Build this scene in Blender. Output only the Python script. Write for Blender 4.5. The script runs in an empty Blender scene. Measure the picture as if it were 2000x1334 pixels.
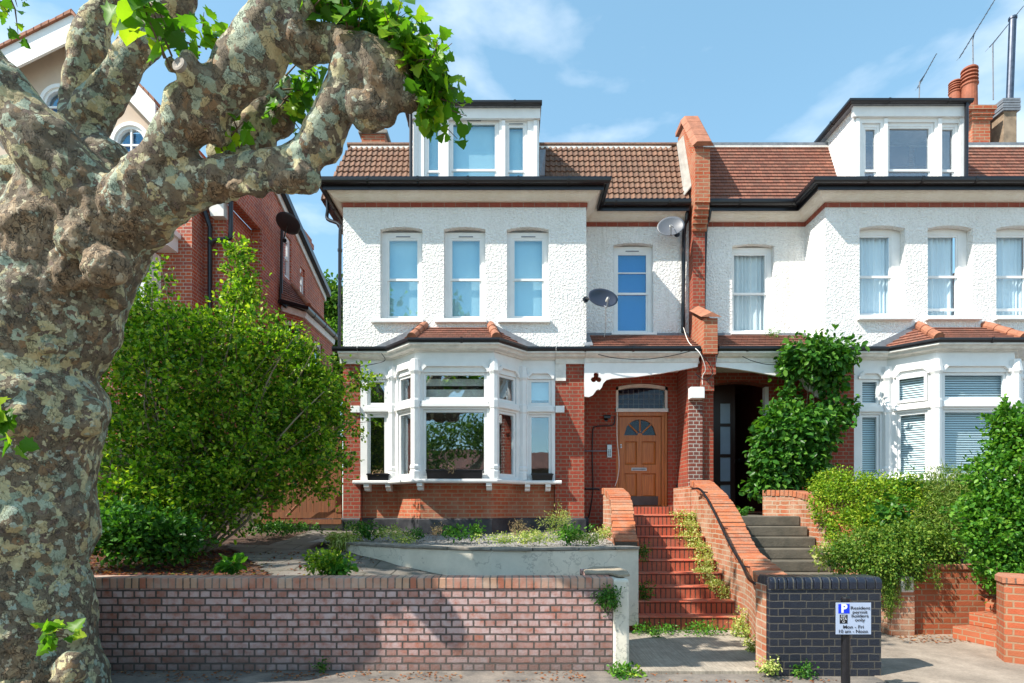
import bpy, bmesh, math, random
import numpy as np
from mathutils import Vector, noise, Matrix
random.seed(7); rng = np.random.default_rng(7)
S = bpy.context.scene
COL = S.collection
# ---------------------------------------------------------------- camera
F, HX, HY, CH = 1160.0, 1000.0, 992.0, 1.674      # focal length in photo pixels, vanishing point, eye height
cam = bpy.data.cameras.new('camera'); cam_o = bpy.data.objects.new('camera', cam); COL.objects.link(cam_o)
cam_o.location = (0, 0, CH); cam_o.rotation_euler = (math.radians(90), 0, 0)
cam.sensor_width = 36; cam.lens = 36*F/2000; cam.shift_y = (HY-667)/2000; cam.clip_end = 2000; cam.clip_start = .05
S.camera = cam_o
S.render.resolution_x = 1024; S.render.resolution_y = 683
# ---------------------------------------------------------------- light
SUN = Vector((-2.05, -1.0, 2.45)).normalized()
EL = math.asin(SUN.z); AZ = math.atan2(SUN.x, SUN.y)
sl = bpy.data.lights.new('sun', 'SUN'); sl.energy = 4.4; sl.angle = math.radians(.5); sl.color = (1, .93, .83)
so = bpy.data.objects.new('sun', sl); COL.objects.link(so); so.location = (-20, -8, 20)
so.rotation_euler = SUN.to_track_quat('Z', 'Y').to_euler()
W = bpy.data.worlds.new('World'); S.world = W; W.use_nodes = True
nt = W.node_tree; nt.nodes.clear()
def wn(t, **k):
    n = nt.nodes.new(t)
    for a, b in k.items(): setattr(n, a, b)
    return n
sky = wn('ShaderNodeTexSky', sky_type='NISHITA', sun_disc=False)
sky.sun_elevation = EL; sky.sun_rotation = AZ; sky.air_density = 1.0; sky.dust_density = .4; sky.ozone_density = 1.6
bg = wn('ShaderNodeBackground'); bg.inputs[1].default_value = .15
out = wn('ShaderNodeOutputWorld')
tc = wn('ShaderNodeTexCoord'); mp = wn('ShaderNodeMapping'); mp.inputs['Scale'].default_value = (1.2, 1.2, 3.0); mp.inputs['Location'].default_value = (2.3, 1.4, .2)
nz = wn('ShaderNodeTexNoise'); nz.inputs['Scale'].default_value = 3.0; nz.inputs['Detail'].default_value = 6; nz.inputs['Roughness'].default_value = .5; nz.inputs['Distortion'].default_value = .15
cr = wn('ShaderNodeValToRGB'); cr.color_ramp.elements[0].position = .53; cr.color_ramp.elements[1].position = .70
mx = wn('ShaderNodeMixRGB'); mx.inputs[2].default_value = (4.6, 5.0, 5.4, 1)
ml = wn('ShaderNodeMath', operation='MULTIPLY'); ml.inputs[1].default_value = .55
L = nt.links.new
L(tc.outputs['Generated'], mp.inputs[0]); L(mp.outputs[0], nz.inputs[0]); L(nz.outputs[0], cr.inputs[0]); L(cr.outputs[0], ml.inputs[0])
tn = wn('ShaderNodeMixRGB', blend_type='MULTIPLY'); tn.inputs[0].default_value = 1; tn.inputs[2].default_value = (1.05, 1.12, 1.0, 1); L(sky.outputs[0], tn.inputs[1]); hz = wn('ShaderNodeMixRGB'); hz.inputs[0].default_value = .36; hz.inputs[2].default_value = (1.2, 2.6, 3.6, 1); L(tn.outputs[0], hz.inputs[1]); tn = hz; L(ml.outputs[0], mx.inputs[0]); L(tn.outputs[0], mx.inputs[1]); L(mx.outputs[0], bg.inputs[0]); L(bg.outputs[0], out.inputs[0])
S.view_settings.view_transform = 'Standard'; S.view_settings.look = 'None'; S.view_settings.gamma = 1; S.view_settings.exposure = .92

# ---------------------------------------------------------------- helpers
def X(px, Y): return (px-HX)*Y/F
def Z(py, Y): return CH+(HY-py)*Y/F
def P(px, py, Y): return Vector((X(px, Y), Y, Z(py, Y)))
WL = {}
def wl(o): return WL.get(o.name, Vector((0, 0, 0)))
def tag(o, label=None, cat=None, group=None, kind=None):
    if label: o['label'] = label
    if cat: o['category'] = cat
    if group: o['group'] = group
    if kind: o['kind'] = kind
    return o
def thing(name, label, cat, loc, group=None):
    o = bpy.data.objects.new(name, None); COL.objects.link(o); o.location = loc; o.empty_display_size = .2
    WL[o.name] = Vector(loc); return tag(o, label, cat, group)
def link_mesh(name, me, mat, parent, loc=None):
    o = bpy.data.objects.new(name, me); COL.objects.link(o)
    if mat:
        for m in (mat if isinstance(mat, list) else [mat]): me.materials.append(m)
    if parent is not None:
        o.parent = parent; base = wl(parent)
    else:
        base = Vector(loc) if loc is not None else Vector((0, 0, 0)); o.location = base
    WL[o.name] = base
    if base.length: me.transform(Matrix.Translation(-base))
    return o
class MB:
    def __init__(s): s.v = []; s.f = []; s.uv = {}
    def add(s, vs, fs, uvs=None):
        b = len(s.v); s.v += [tuple(v) for v in vs]
        for i, f in enumerate(fs):
            if uvs: s.uv[len(s.f)] = uvs[i]
            s.f.append([b+k for k in f])
        return s
    def hexa(s, p): return s.add(p, [(0, 3, 2, 1), (4, 5, 6, 7), (0, 1, 5, 4), (1, 2, 6, 5), (2, 3, 7, 6), (3, 0, 4, 7)])
    def box(s, x0, x1, y0, y1, z0, z1):
        return s.hexa([(x0, y0, z0), (x1, y0, z0), (x1, y1, z0), (x0, y1, z0), (x0, y0, z1), (x1, y0, z1), (x1, y1, z1), (x0, y1, z1)])
    def poly(s, pts): return s.add(pts, [tuple(range(len(pts)))])
    def prism(s, pts, vec):
        n = len(pts); vec = Vector(vec); q = [Vector(p)+vec for p in pts]
        return s.add(list(pts)+q, [tuple(range(n)), tuple(range(2*n-1, n-1, -1))]+[(i, (i+1) % n, n+(i+1) % n, n+i) for i in range(n)])
    def tube(s, path, r, n=8, smoothpath=0):
        path = [Vector(p) for p in path]
        if smoothpath: path, r = catmull(path, r, smoothpath)
        m = len(path); rs = r if isinstance(r, (list, tuple)) else [r]*m
        vs = []; up = None
        for i, p in enumerate(path):
            t = (path[min(i+1, m-1)]-path[max(i-1, 0)])
            if t.length < 1e-9: t = Vector((0, 0, 1))
            t.normalize()
            if up is None: up = t.orthogonal().normalized()
            up = (up-t*up.dot(t))
            up = up.normalized() if up.length > 1e-6 else t.orthogonal().normalized()
            w = t.cross(up)
            for k in range(n):
                a = 2*math.pi*k/n; vs.append(p+(up*math.cos(a)+w*math.sin(a))*rs[i])
        fs = [(i*n+k, i*n+(k+1) % n, (i+1)*n+(k+1) % n, (i+1)*n+k) for i in range(m-1) for k in range(n)]
        fs += [tuple(range(n-1, -1, -1)), tuple((m-1)*n+k for k in range(n))]
        return s.add(vs, fs)
    def lathe(s, c, prof, n=16, ax=(0, 0, 1)):
        ax = Vector(ax).normalized(); u = ax.orthogonal().normalized(); w = ax.cross(u); c = Vector(c); vs = []
        for (r, h) in prof:
            for k in range(n):
                a = 2*math.pi*k/n; vs.append(c+ax*h+(u*math.cos(a)+w*math.sin(a))*r)
        m = len(prof)
        fs = [(i*n+k, i*n+(k+1) % n, (i+1)*n+(k+1) % n, (i+1)*n+k) for i in range(m-1) for k in range(n)]
        fs += [tuple(range(n-1, -1, -1)), tuple((m-1)*n+k for k in range(n))]
        return s.add(vs, fs)
    def fbox(s, fr, u0, u1, d0, d1, z0, z1):
        g = fr.p
        return s.hexa([g(u0, d1, z0), g(u1, d1, z0), g(u1, d0, z0), g(u0, d0, z0), g(u0, d1, z1), g(u1, d1, z1), g(u1, d0, z1), g(u0, d0, z1)])
    def slab(s, fr, u0, u1, z0, z1, th, holes=()):
        us = sorted({u0, u1, *[h[0] for h in holes], *[h[1] for h in holes]}); zs = sorted({z0, z1, *[h[2] for h in holes], *[h[3] for h in holes]})
        us = [u for u in us if u0-1e-6 <= u <= u1+1e-6]; zs = [z for z in zs if z0-1e-6 <= z <= z1+1e-6]
        nu, nzz = len(us)-1, len(zs)-1
        def solid(i, j):
            if not (0 <= i < nu and 0 <= j < nzz): return False
            a, b = (us[i]+us[i+1])/2, (zs[j]+zs[j+1])/2
            return not any(h[0] < a < h[1] and h[2] < b < h[3] for h in holes)
        q = lambda a, d, b: fr.p(a, d, b)
        for i in range(nu):
            for j in range(nzz):
                if not solid(i, j): continue
                a0, a1, b0, b1 = us[i], us[i+1], zs[j], zs[j+1]
                s.poly([q(a0, 0, b0), q(a1, 0, b0), q(a1, 0, b1), q(a0, 0, b1)])
                s.poly([q(a0, -th, b0), q(a0, -th, b1), q(a1, -th, b1), q(a1, -th, b0)])
                if not solid(i-1, j): s.poly([q(a0, 0, b0), q(a0, 0, b1), q(a0, -th, b1), q(a0, -th, b0)])
                if not solid(i+1, j): s.poly([q(a1, 0, b0), q(a1, -th, b0), q(a1, -th, b1), q(a1, 0, b1)])
                if not solid(i, j-1): s.poly([q(a0, 0, b0), q(a0, -th, b0), q(a1, -th, b0), q(a1, 0, b0)])
                if not solid(i, j+1): s.poly([q(a0, 0, b1), q(a1, 0, b1), q(a1, -th, b1), q(a0, -th, b1)])
        return s
    def sweep(s, prof, path, caps=True):
        """prof: closed polygon of (d outward, z); path: plan polyline; outward = right of travel"""
        pts = [Vector(p) for p in path]; m = len(pts); k = len(prof); vs = []
        for i in range(m):
            ns = []
            if i > 0: t = (pts[i]-pts[i-1]).normalized(); ns.append(Vector((t.y, -t.x)))
            if i < m-1: t = (pts[i+1]-pts[i]).normalized(); ns.append(Vector((t.y, -t.x)))
            if len(ns) == 2:
                b = ns[0]+ns[1]; nn = b/(1+ns[0].dot(ns[1]))
            else: nn = ns[0]
            for d, z in prof: vs.append((pts[i].x+nn.x*d, pts[i].y+nn.y*d, z))
        fs = [(i*k+j, i*k+(j+1) % k, (i+1)*k+(j+1) % k, (i+1)*k+j) for i in range(m-1) for j in range(k)]
        if caps: fs += [tuple(range(k-1, -1, -1)), tuple((m-1)*k+j for j in range(k))]
        return s.add(vs, fs)
    def build(s, name, mat, parent=None, loc=None, smooth=False, bevel=0, recalc=True, noise_amp=0):
        me = bpy.data.meshes.new(name); me.from_pydata(s.v, [], s.f); me.validate(clean_customdata=False)
        if recalc:
            bm = bmesh.new(); bm.from_mesh(me)
            bmesh.ops.recalc_face_normals(bm, faces=bm.faces); bm.to_mesh(me); bm.free()
        uvl = me.uv_layers.new(name='UVMap'); custom = s.uv and len(me.polygons) == len(s.f)
        for pi, p in enumerate(me.polygons):
            if smooth: p.use_smooth = True
            if custom and pi in s.uv and not recalc:
                for li, q in zip(p.loop_indices, s.uv[pi]): uvl.data[li].uv = q
                continue
            n = p.normal
            if abs(n.z) < .75:
                t = Vector((-n.y, n.x, 0)); t = t.normalized() if t.length > 1e-6 else Vector((1, 0, 0))
                if (t.x + t.y*.3) < 0: t = -t
                for li in p.loop_indices:
                    c = me.vertices[me.loops[li].vertex_index].co; uvl.data[li].uv = (c.dot(t), c.z)
            else:
                for li in p.loop_indices:
                    c = me.vertices[me.loops[li].vertex_index].co; uvl.data[li].uv = (c.x, c.y)
        o = link_mesh(name, me, mat, parent, loc)
        if bevel:
            b = o.modifiers.new('bevel', 'BEVEL'); b.width = bevel; b.segments = 2; b.limit_method = 'ANGLE'; b.angle_limit = .7
        return o
class Fr:
    def __init__(s, A, B=None, t=None):
        s.O = Vector(A); s.t = (Vector(B)-s.O).normalized() if B is not None else Vector(t); s.n = Vector((s.t.y, -s.t.x))
        s.len = (Vector(B)-s.O).length if B is not None else 0
    def p(s, u, d, z):
        q = s.O+s.t*u+s.n*d; return (q.x, q.y, z)
def front(Y): return Fr((0, Y), t=(1, 0))       # u == world x
def catmull(P_, R_, k):
    if not isinstance(R_, (list, tuple)): R_ = [R_]*len(P_)
    n = len(P_); op = []; orr = []
    for i in range(n-1):
        p0, p1, p2, p3 = P_[max(i-1, 0)], P_[i], P_[i+1], P_[min(i+2, n-1)]
        r1, r2 = R_[i], R_[i+1]
        for j in range(k):
            t = j/k
            op.append(.5*((2*p1)+(p2-p0)*t+(2*p0-5*p1+4*p2-p3)*t*t+(3*p1-p0-3*p2+p3)*t**3)); orr.append(r1+(r2-r1)*(t*t*(3-2*t)))
    op.append(P_[-1]); orr.append(R_[-1]); return op, orr
# ---------------------------------------------------------------- materials
class NT:
    def __init__(s, name):
        s.m = bpy.data.materials.new(name); s.m.use_nodes = True; s.t = s.m.node_tree; s.b = s.t.nodes['Principled BSDF']; s.o = s.t.nodes['Material Output']
    def n(s, t, ins=None, **k):
        n = s.t.nodes.new(t)
        for a, b in k.items(): setattr(n, a, b)
        for a, b in (ins or {}).items():
            if hasattr(b, 'links') or isinstance(b, bpy.types.NodeSocket): s.t.links.new(b, n.inputs[a])
            else: n.inputs[a].default_value = b
        return n
    def l(s, a, b): s.t.links.new(a, b)
    def set(s, **k):
        for a, b in k.items():
            a = a.replace('_', ' ')
            if isinstance(b, bpy.types.NodeSocket): s.l(b, s.b.inputs[a])
            else: s.b.inputs[a].default_value = b
    def noise(s, co, sc, det=3, rough=.5, dist=0): return s.n('ShaderNodeTexNoise', {'Vector': co, 'Scale': sc, 'Detail': det, 'Roughness': rough, 'Distortion': dist})
    def ramp(s, f, els, interp='LINEAR'):
        r = s.n('ShaderNodeValToRGB', {0: f}); cr = r.color_ramp; cr.interpolation = interp
        while len(cr.elements) < len(els): cr.elements.new(.5)
        for e, (p, c) in zip(cr.elements, els):
            e.position = p; e.color = (*c, 1) if isinstance(c, (tuple, list)) else (c, c, c, 1)
        return r.outputs[0]
    def mix(s, f, a, b, mode='MIX'):
        r = s.n('ShaderNodeMixRGB', blend_type=mode)
        for i, q in ((0, f), (1, a), (2, b)):
            if isinstance(q, bpy.types.NodeSocket): s.l(q, r.inputs[i])
            else: r.inputs[i].default_value = q if i == 0 else ((*q, 1) if len(q) == 3 else q)
        return r.outputs[0]
    def math(s, op, a, b=0, c=0):
        r = s.n('ShaderNodeMath', operation=op)
        for i, q in enumerate((a, b, c)):
            if isinstance(q, bpy.types.NodeSocket): s.l(q, r.inputs[i])
            else: r.inputs[i].default_value = q
        return r.outputs[0]
    def bump(s, h, st=.5, dist=.01, prev=None):
        r = s.n('ShaderNodeBump', {'Height': h, 'Strength': st, 'Distance': dist})
        if prev is not None: s.l(prev, r.inputs['Normal'])
        s.l(r.outputs[0], s.b.inputs['Normal']); return r.outputs[0]
def brick(name, c1, c2, mortar, w=.225, h=.075, ms=.009, squash=.5, sqf=2, dirt=None, dirt_amt=0, rough=.85, bmp=.6, off=.5, tint=(.5, .17, .09), chips=.25, perbrick=False):
    m = NT(name); co = m.n('ShaderNodeTexCoord'); uv = co.outputs['UV']; ob = co.outputs['Object']
    dn = m.noise(ob, 9, 2); dv = m.n('ShaderNodeVectorMath', {0: dn.outputs[1], 1: (.5, .5, .5)}, operation='SUBTRACT'); ds = m.n('ShaderNodeVectorMath', {0: dv.outputs[0]}, operation='SCALE'); ds.inputs['Scale'].default_value = .012
    ad = m.n('ShaderNodeVectorMath', {0: uv, 1: ds.outputs[0]}, operation='ADD')
    b = m.n('ShaderNodeTexBrick', {'Vector': ad.outputs[0], 'Color1': (*c1, 1), 'Color2': (*c2, 1), 'Mortar': (*mortar, 1), 'Scale': 1.0, 'Mortar Size': ms, 'Mortar Smooth': .15, 'Bias': -.1, 'Brick Width': w, 'Row Height': h})
    b.offset = off; b.offset_frequency = 2; b.squash = squash; b.squash_frequency = sqf
    b2 = m.n('ShaderNodeTexBrick', {'Vector': ad.outputs[0], 'Color1': (.45, .45, .45, 1), 'Color2': (1.25, 1.25, 1.25, 1), 'Mortar': (1, 1, 1, 1), 'Scale': 1.0, 'Mortar Size': ms, 'Bias': 0., 'Brick Width': w, 'Row Height': h})
    b2.offset = off; b2.squash = squash; b2.squash_frequency = sqf
    n1 = m.noise(ob, 14, 4, .6); n2 = m.noise(ob, 2.2, 3)
    c = m.mix(m.ramp(n1.outputs[0], [(.35, 0.0), (.7, chips)]), b.outputs[0], tint)
    c = m.mix(.6, c, b2.outputs[0], 'MULTIPLY'); c = m.mix(m.math('MULTIPLY', b.outputs[1], .8), c, mortar)
    c = m.mix(.4, c, m.ramp(n2.outputs[0], [(.3, .55), (.7, 1.15)]), 'MULTIPLY')
    if dirt:
        n3 = m.noise(ob, 3.1, 6, .65)
        if perbrick:
            n3 = m.noise(ob, 9, 6, .7); k = m.math('MULTIPLY', m.ramp(n3.outputs[0], [(.36, 0.0), (.60, dirt_amt)]), m.ramp(b2.outputs[0], [(.45, .15), (1.0, 1.0)])); c = m.mix(m.math('MULTIPLY', k, m.math('SUBTRACT', 1, b.outputs[1])), c, dirt)
            zz = m.n('ShaderNodeSeparateXYZ', {0: uv}).outputs[1]; g = m.math('ADD', zz, m.math('MULTIPLY', n2.outputs[0], .35)); c = m.mix(m.ramp(g, [(.12, .75), (.5, 0.0)]), c, (.10, .085, .075))
        else: c = m.mix(m.ramp(n3.outputs[0], [(.42, 0.0), (.62, dirt_amt)]), c, dirt)
    m.set(Base_Color=c, Roughness=rough)
    hh = m.math('SUBTRACT', 1, b.outputs[1]); h2 = m.math('ADD', hh, m.math('MULTIPLY', m.noise(ob, 60, 4).outputs[0], .5))
    m.bump(h2, bmp, .012); return m.m
def plain(name, col, rough=.6, var=.25, sc=6, metallic=0, bmp=0, bsc=80, spec=.5, col2=None, bdist=.004):
    m = NT(name); co = m.n('ShaderNodeTexCoord').outputs['Object']; n = m.noise(co, sc, 5, .6)
    c2 = col2 or tuple(x*(1-var) for x in col)
    c = m.mix(m.ramp(n.outputs[0], [(.35, 0.0), (.7, 1.0)]), col, c2); m.set(Base_Color=c, Roughness=rough, Metallic=metallic)
    m.b.inputs['Specular IOR Level'].default_value = spec
    if bmp: m.bump(m.noise(co, bsc, 4, .6).outputs[0], bmp, bdist)
    return m.m
def leafmat(name, stops, trans=.35, rough=.45):
    m = NT(name); g = m.n('ShaderNodeNewGeometry'); c = m.ramp(g.outputs['Random Per Island'], stops)
    m.set(Base_Color=c, Roughness=rough); m.b.inputs['Specular IOR Level'].default_value = .2
    tr = m.n('ShaderNodeBsdfTranslucent', {0: m.mix(1, c, (1.6, 1.7, .55), 'MULTIPLY')})
    mxs = m.n('ShaderNodeMixShader', {0: trans}); m.l(m.b.outputs[0], mxs.inputs[1]); m.l(tr.outputs[0], mxs.inputs[2]); m.l(mxs.outputs[0], m.o.inputs[0]); return m.m
def glassmat(name, tint, refl):
    m = NT(name); m.t.nodes.remove(m.b); co = m.n('ShaderNodeTexCoord').outputs['Object']
    gl = m.n('ShaderNodeBsdfGlossy', {'Color': (*tint, 1), 'Roughness': .015}); b = m.n('ShaderNodeBump', {'Height': m.noise(co, 1.7, 2).outputs[0], 'Strength': .03, 'Distance': .05}); m.l(b.outputs[0], gl.inputs['Normal'])
    tr = m.n('ShaderNodeBsdfTransparent', {0: (.93, .97, .98, 1)}); fr = m.n('ShaderNodeLayerWeight', {'Blend': .5})
    f = m.math('ADD', m.math('POWER', fr.outputs['Facing'], 4.0), refl); s = m.n('ShaderNodeMixShader', {0: f, 1: tr.outputs[0], 2: gl.outputs[0]}); m.l(s.outputs[0], m.o.inputs[0]); return m.m
M = {}
M['brick_house'] = brick('red_house_brick', (.46, .048, .015), (.23, .025, .012), (.28, .18, .12), squash=.5, sqf=2, dirt=(.12, .05, .035), dirt_amt=.35)
M['brick_bay'] = brick('orange_bay_brick', (.56, .10, .025), (.31, .05, .018), (.37, .25, .15), squash=1, sqf=1, dirt=(.42, .30, .2), dirt_amt=.3)
M['brick_wall'] = brick('weathered_pink_brick', (.50, .17, .10), (.33, .12, .085), (.075, .06, .052), dirt=(.56, .46, .46), dirt_amt=.72, perbrick=True, ms=.010, tint=(.58, .40, .37), chips=.7, bmp=1)
M['brick_cap'] = brick('brick_on_edge_coping', (.58, .20, .12), (.42, .30, .20), (.09, .075, .06), w=.075, h=50, squash=1, off=0, dirt=(.5, .42, .36), dirt_amt=.5, ms=.008)
M['brick_blue'] = brick('blue_engineering_brick', (.016, .021, .038), (.011, .013, .022), (.10, .09, .07), rough=.48, dirt=(.03, .035, .045), dirt_amt=.3, tint=(.025, .032, .055), ms=.005)
M['brick_blue_cap'] = brick('blue_bullnose_brick', (.018, .023, .042), (.012, .015, .026), (.09, .085, .07), w=.09, h=.6, squash=1, off=0, rough=.3, tint=(.03, .036, .06), ms=.007)
M['brick_left'] = brick('deep_red_brick', (.74, .13, .035), (.24, .045, .04), (.52, .38, .3), squash=.5, sqf=2, dirt=(.15, .06, .06), dirt_amt=.3)
M['brick_step'] = brick('red_step_brick', (.58, .115, .05), (.34, .065, .035), (.06, .03, .02), w=.072, h=.17, ms=.010, squash=1, off=0, dirt=(.35, .16, .10), dirt_amt=.3, rough=.6)
M['brick_parapet'] = brick('orange_parapet_brick', (.48, .15, .055), (.32, .09, .045), (.42, .34, .25), squash=1, dirt=(.45, .36, .26), dirt_amt=.45)
M['brick_parcap'] = brick('parapet_coping_brick', (.58, .21, .10), (.46, .15, .08), (.14, .09, .07), w=.075, h=1.0, ms=.008, squash=1, off=0, dirt=(.4, .3, .22), dirt_amt=.35, bmp=1)
M['brick_low'] = brick('orange_low_brick', (.52, .12, .035), (.33, .065, .025), (.34, .22, .13), dirt=(.3, .14, .08), dirt_amt=.3)
def pebble():
    m = NT('white_pebbledash'); co = m.n('ShaderNodeTexCoord').outputs['Object']
    n0 = m.noise(co, 1.1, 6, .65); c = m.mix(m.ramp(n0.outputs[0], [(.35, 0.0), (.75, .8)]), (.92, .915, .90), (.80, .79, .75))
    st = m.noise(m.n('ShaderNodeMapping', {'Vector': co, 'Scale': (8, 8, .5)}).outputs[0], 1.0, 6, .7); c = m.mix(m.ramp(st.outputs[0], [(.56, 0.0), (.76, .5)]), c, (.58, .55, .48))
    ns = m.noise(co, 26, 2); c = m.mix(m.ramp(ns.outputs[0], [(.71, 0.0), (.74, .7)]), c, (.26, .23, .20))
    n3 = m.noise(co, 24, 3, .55); v = m.n('ShaderNodeTexVoronoi', {'Vector': co, 'Scale': 42}, feature='SMOOTH_F1'); v.inputs['Smoothness'].default_value = .2
    c = m.mix(.35, c, m.ramp(n3.outputs[0], [(.36, .72), (.5, 1.0)]), 'MULTIPLY'); m.set(Base_Color=c, Roughness=.92)
    h = m.math('ADD', m.math('MULTIPLY', v.outputs[0], -.35), m.math('MULTIPLY', m.ramp(n3.outputs[0], [(.38, 0.0), (.60, 1.0)]), .8)); m.bump(h, .85, .022); return m.m
M['pebble'] = pebble()
def stucco():
    m = NT('smooth_cove_render'); co = m.n('ShaderNodeTexCoord').outputs['Object']
    c = m.mix(m.ramp(m.noise(co, 2.5, 6, .7).outputs[0], [(.35, 0.0), (.7, .8)]), (.84, .82, .76), (.68, .63, .53)); m.set(Base_Color=c, Roughness=.9)
    m.bump(m.noise(co, 34, 4, .65).outputs[0], .8, .02); return m.m
M['stucco'] = stucco()
M['white'] = plain('white_gloss_paint', (.82, .82, .81), .38, .08, 5, bmp=.08)
M['white_old'] = plain('aged_white_paint', (.78, .76, .71), .5, .25, 7, bmp=.25, bsc=30)
M['black'] = plain('black_gutter_plastic', (.012, .012, .016), .28, .4, 12)
M['black_paint'] = plain('black_plinth_paint', (.018, .019, .024), .5, .4, 4, col2=(.07, .07, .075), bmp=.3, bsc=20)
M['lead'] = plain('grey_lead', (.22, .24, .27), .5, .35, 9, bmp=.15)
M['redband'] = brick('red_brick_band', (.34, .06, .035), (.20, .045, .03), (.3, .2, .16), w=.22, h=.3, squash=1, off=0, ms=.006)
def tile(name, c1, c2, w, moss=(.2, .13, .08)):
    m = NT(name); co = m.n('ShaderNodeTexCoord'); uv = co.outputs['UV']; ob = co.outputs['Object']
    b = m.n('ShaderNodeTexBrick', {'Vector': uv, 'Color1': (*c1, 1), 'Color2': (*c2, 1), 'Mortar': (.05, .02, .015, 1), 'Scale': 1.0, 'Mortar Size': .004, 'Brick Width': w, 'Row Height': 1.0})
    b.squash = 1; c = m.mix(m.ramp(m.noise(ob, 7, 6, .65).outputs[0], [(.42, 0.0), (.72, .7)]), b.outputs[0], moss)
    c = m.mix(.5, c, m.ramp(m.noise(ob, 25, 3).outputs[0], [(.3, .6), (.7, 1.2)]), 'MULTIPLY')
    m.set(Base_Color=c, Roughness=.8); m.bump(m.noise(ob, 70, 4).outputs[0], .4, .006); return m.m
M['tile_roman'] = tile('brown_pantile', (.235, .115, .068), (.14, .07, .045), .112, (.17, .11, .07))
M['tile_plain'] = tile('red_plain_tile', (.30, .115, .072), (.19, .068, .045), .12, (.15, .09, .065))
M['tile_ridge'] = plain('clay_ridge_tile', (.40, .16, .09), .8, .4, 8, bmp=.3, bsc=50)
M['terracotta'] = plain('terracotta', (.36, .11, .055), .75, .4, 9, bmp=.2)
M['blind'] = plain('pale_roller_blind', (.60, .80, .84), .9, .03, 2)
M['blind_blue'] = plain('blue_roller_blind', (.012, .13, .46), .9, .05, 2)
M['room'] = plain('painted_room_shade', (.035, .03, .03), .9, .4, 2)  # near-black colour standing in for unlit interiors behind the panes
M['room_sky_tint'] = plain('room_shade_sky_tint', (.035, .03, .09), .9, .3, 2)  # indigo puts sky reflection over a dark interior into the colour
M['glass_up'] = glassmat('upper_window_glass', (.45, .8, 1.0), .12)
M['glass'] = glassmat('window_glass', (.85, .93, 1.0), .17)
M['glass_lite'] = glassmat('clear_window_glass', (.8, .9, 1), .02)
def curtain():
    m = NT('pale_blue_curtain'); m.set(Base_Color=(.88, .92, .96, 1), Roughness=.9); return m.m
M['curtain'] = curtain()
M['curtain_grey'] = plain('pale_grey_net_curtain', (.80, .80, .80), .9, .05)
def wood(name, c1, c2, sc=(30, 30, 1.5), rough=.4):
    m = NT(name); co = m.n('ShaderNodeTexCoord').outputs['Object']; mp_ = m.n('ShaderNodeMapping', {'Vector': co, 'Scale': sc})
    n = m.noise(mp_.outputs[0], 1.6, 5, .6, .4); c = m.mix(m.ramp(n.outputs[0], [(.3, 0.0), (.7, 1.0)]), c1, c2); m.set(Base_Color=c, Roughness=rough); m.bump(n.outputs[0], .15, .004); return m.m
M['door'] = wood('varnished_door_wood', (.52, .19, .042), (.29, .09, .022))
M['door_dark'] = wood('dark_brown_door_paint', (.05, .015, .01), (.03, .01, .008))
M['fence'] = wood('brown_fence_wood', (.26, .09, .03), (.13, .05, .02), (25, 25, 1.2), .75)
M['fence_grey'] = wood('grey_fence_wood', (.20, .15, .10), (.10, .075, .05), (25, 25, 1.2), .85)
M['metal'] = plain('brushed_steel', (.55, .55, .55), .3, .2, 9, metallic=1)
M['dish'] = plain('grey_dish_paint', (.028, .036, .06), .45, .15, 4)
M['dish_light'] = plain('pale_dish_paint', (.11, .12, .14), .45, .15, 4)
M['dish_dark'] = plain('dark_dish_paint', (.03, .032, .04), .45, .15, 4)
M['cream'] = plain('cream_gable_render', (.62, .50, .40), .9, .1, 3, bmp=.15)
def render_wall():
    m = NT('cracked_white_render'); co = m.n('ShaderNodeTexCoord').outputs['Object']
    c = m.mix(m.ramp(m.noise(co, 2, 6, .7).outputs[0], [(.4, 0.0), (.72, .9)]), (.74, .69, .58), (.55, .52, .43))
    c = m.mix(m.ramp(m.noise(co, 1.1, 8, .62).outputs[0], [(.494, 0.0), (.499, .5), (.501, .5), (.506, 0.0)]), c, (.16, .15, .13))
    m.set(Base_Color=c, Roughness=.85); m.bump(m.noise(co, 12, 5, .7).outputs[0], .35, .02); return m.m
M['render'] = render_wall()
M['stone'] = plain('grey_capstone', (.30, .27, .23), .9, .5, 7, bmp=.6, bsc=25, bdist=.01)
M['conc_step'] = plain('dark_mossy_concrete', (.15, .13, .10), .9, .6, 4, bmp=.6, bsc=30, bdist=.01, col2=(.08, .075, .06))
def concrete(name, a, b_, sc=2.2, streak=False):
    m = NT(name); co = m.n('ShaderNodeTexCoord').outputs['Object']
    n = m.noise(co, sc, 8, .68); c = m.mix(m.ramp(n.outputs[0], [(.35, 0.0), (.68, 1.0)]), a, b_)
    n2 = m.noise(co, 45, 4, .7); c = m.mix(.5, c, m.ramp(n2.outputs[0], [(.3, .6), (.7, 1.25)]), 'MULTIPLY'); h = n2.outputs[0]
    if streak:
        mp_ = m.n('ShaderNodeMapping', {'Vector': co, 'Rotation': (0, 0, -.75), 'Scale': (42, 1.5, 1)}); n3 = m.noise(mp_.outputs[0], 1.4, 3)
        c = m.mix(.45, c, m.ramp(n3.outputs[0], [(.35, .5), (.6, 1.2)]), 'MULTIPLY'); h = m.math('ADD', h, n3.outputs[0])
    m.set(Base_Color=c, Roughness=.9); m.bump(h, .5, .008); return m.m
M['path'] = concrete('brushed_concrete_path', (.40, .35, .28), (.23, .20, .16), streak=True)
M['path2'] = concrete('worn_concrete_path', (.36, .30, .24), (.20, .165, .13))
M['pave'] = concrete('asphalt_pavement', (.25, .215, .18), (.09, .085, .08), 3)
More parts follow.
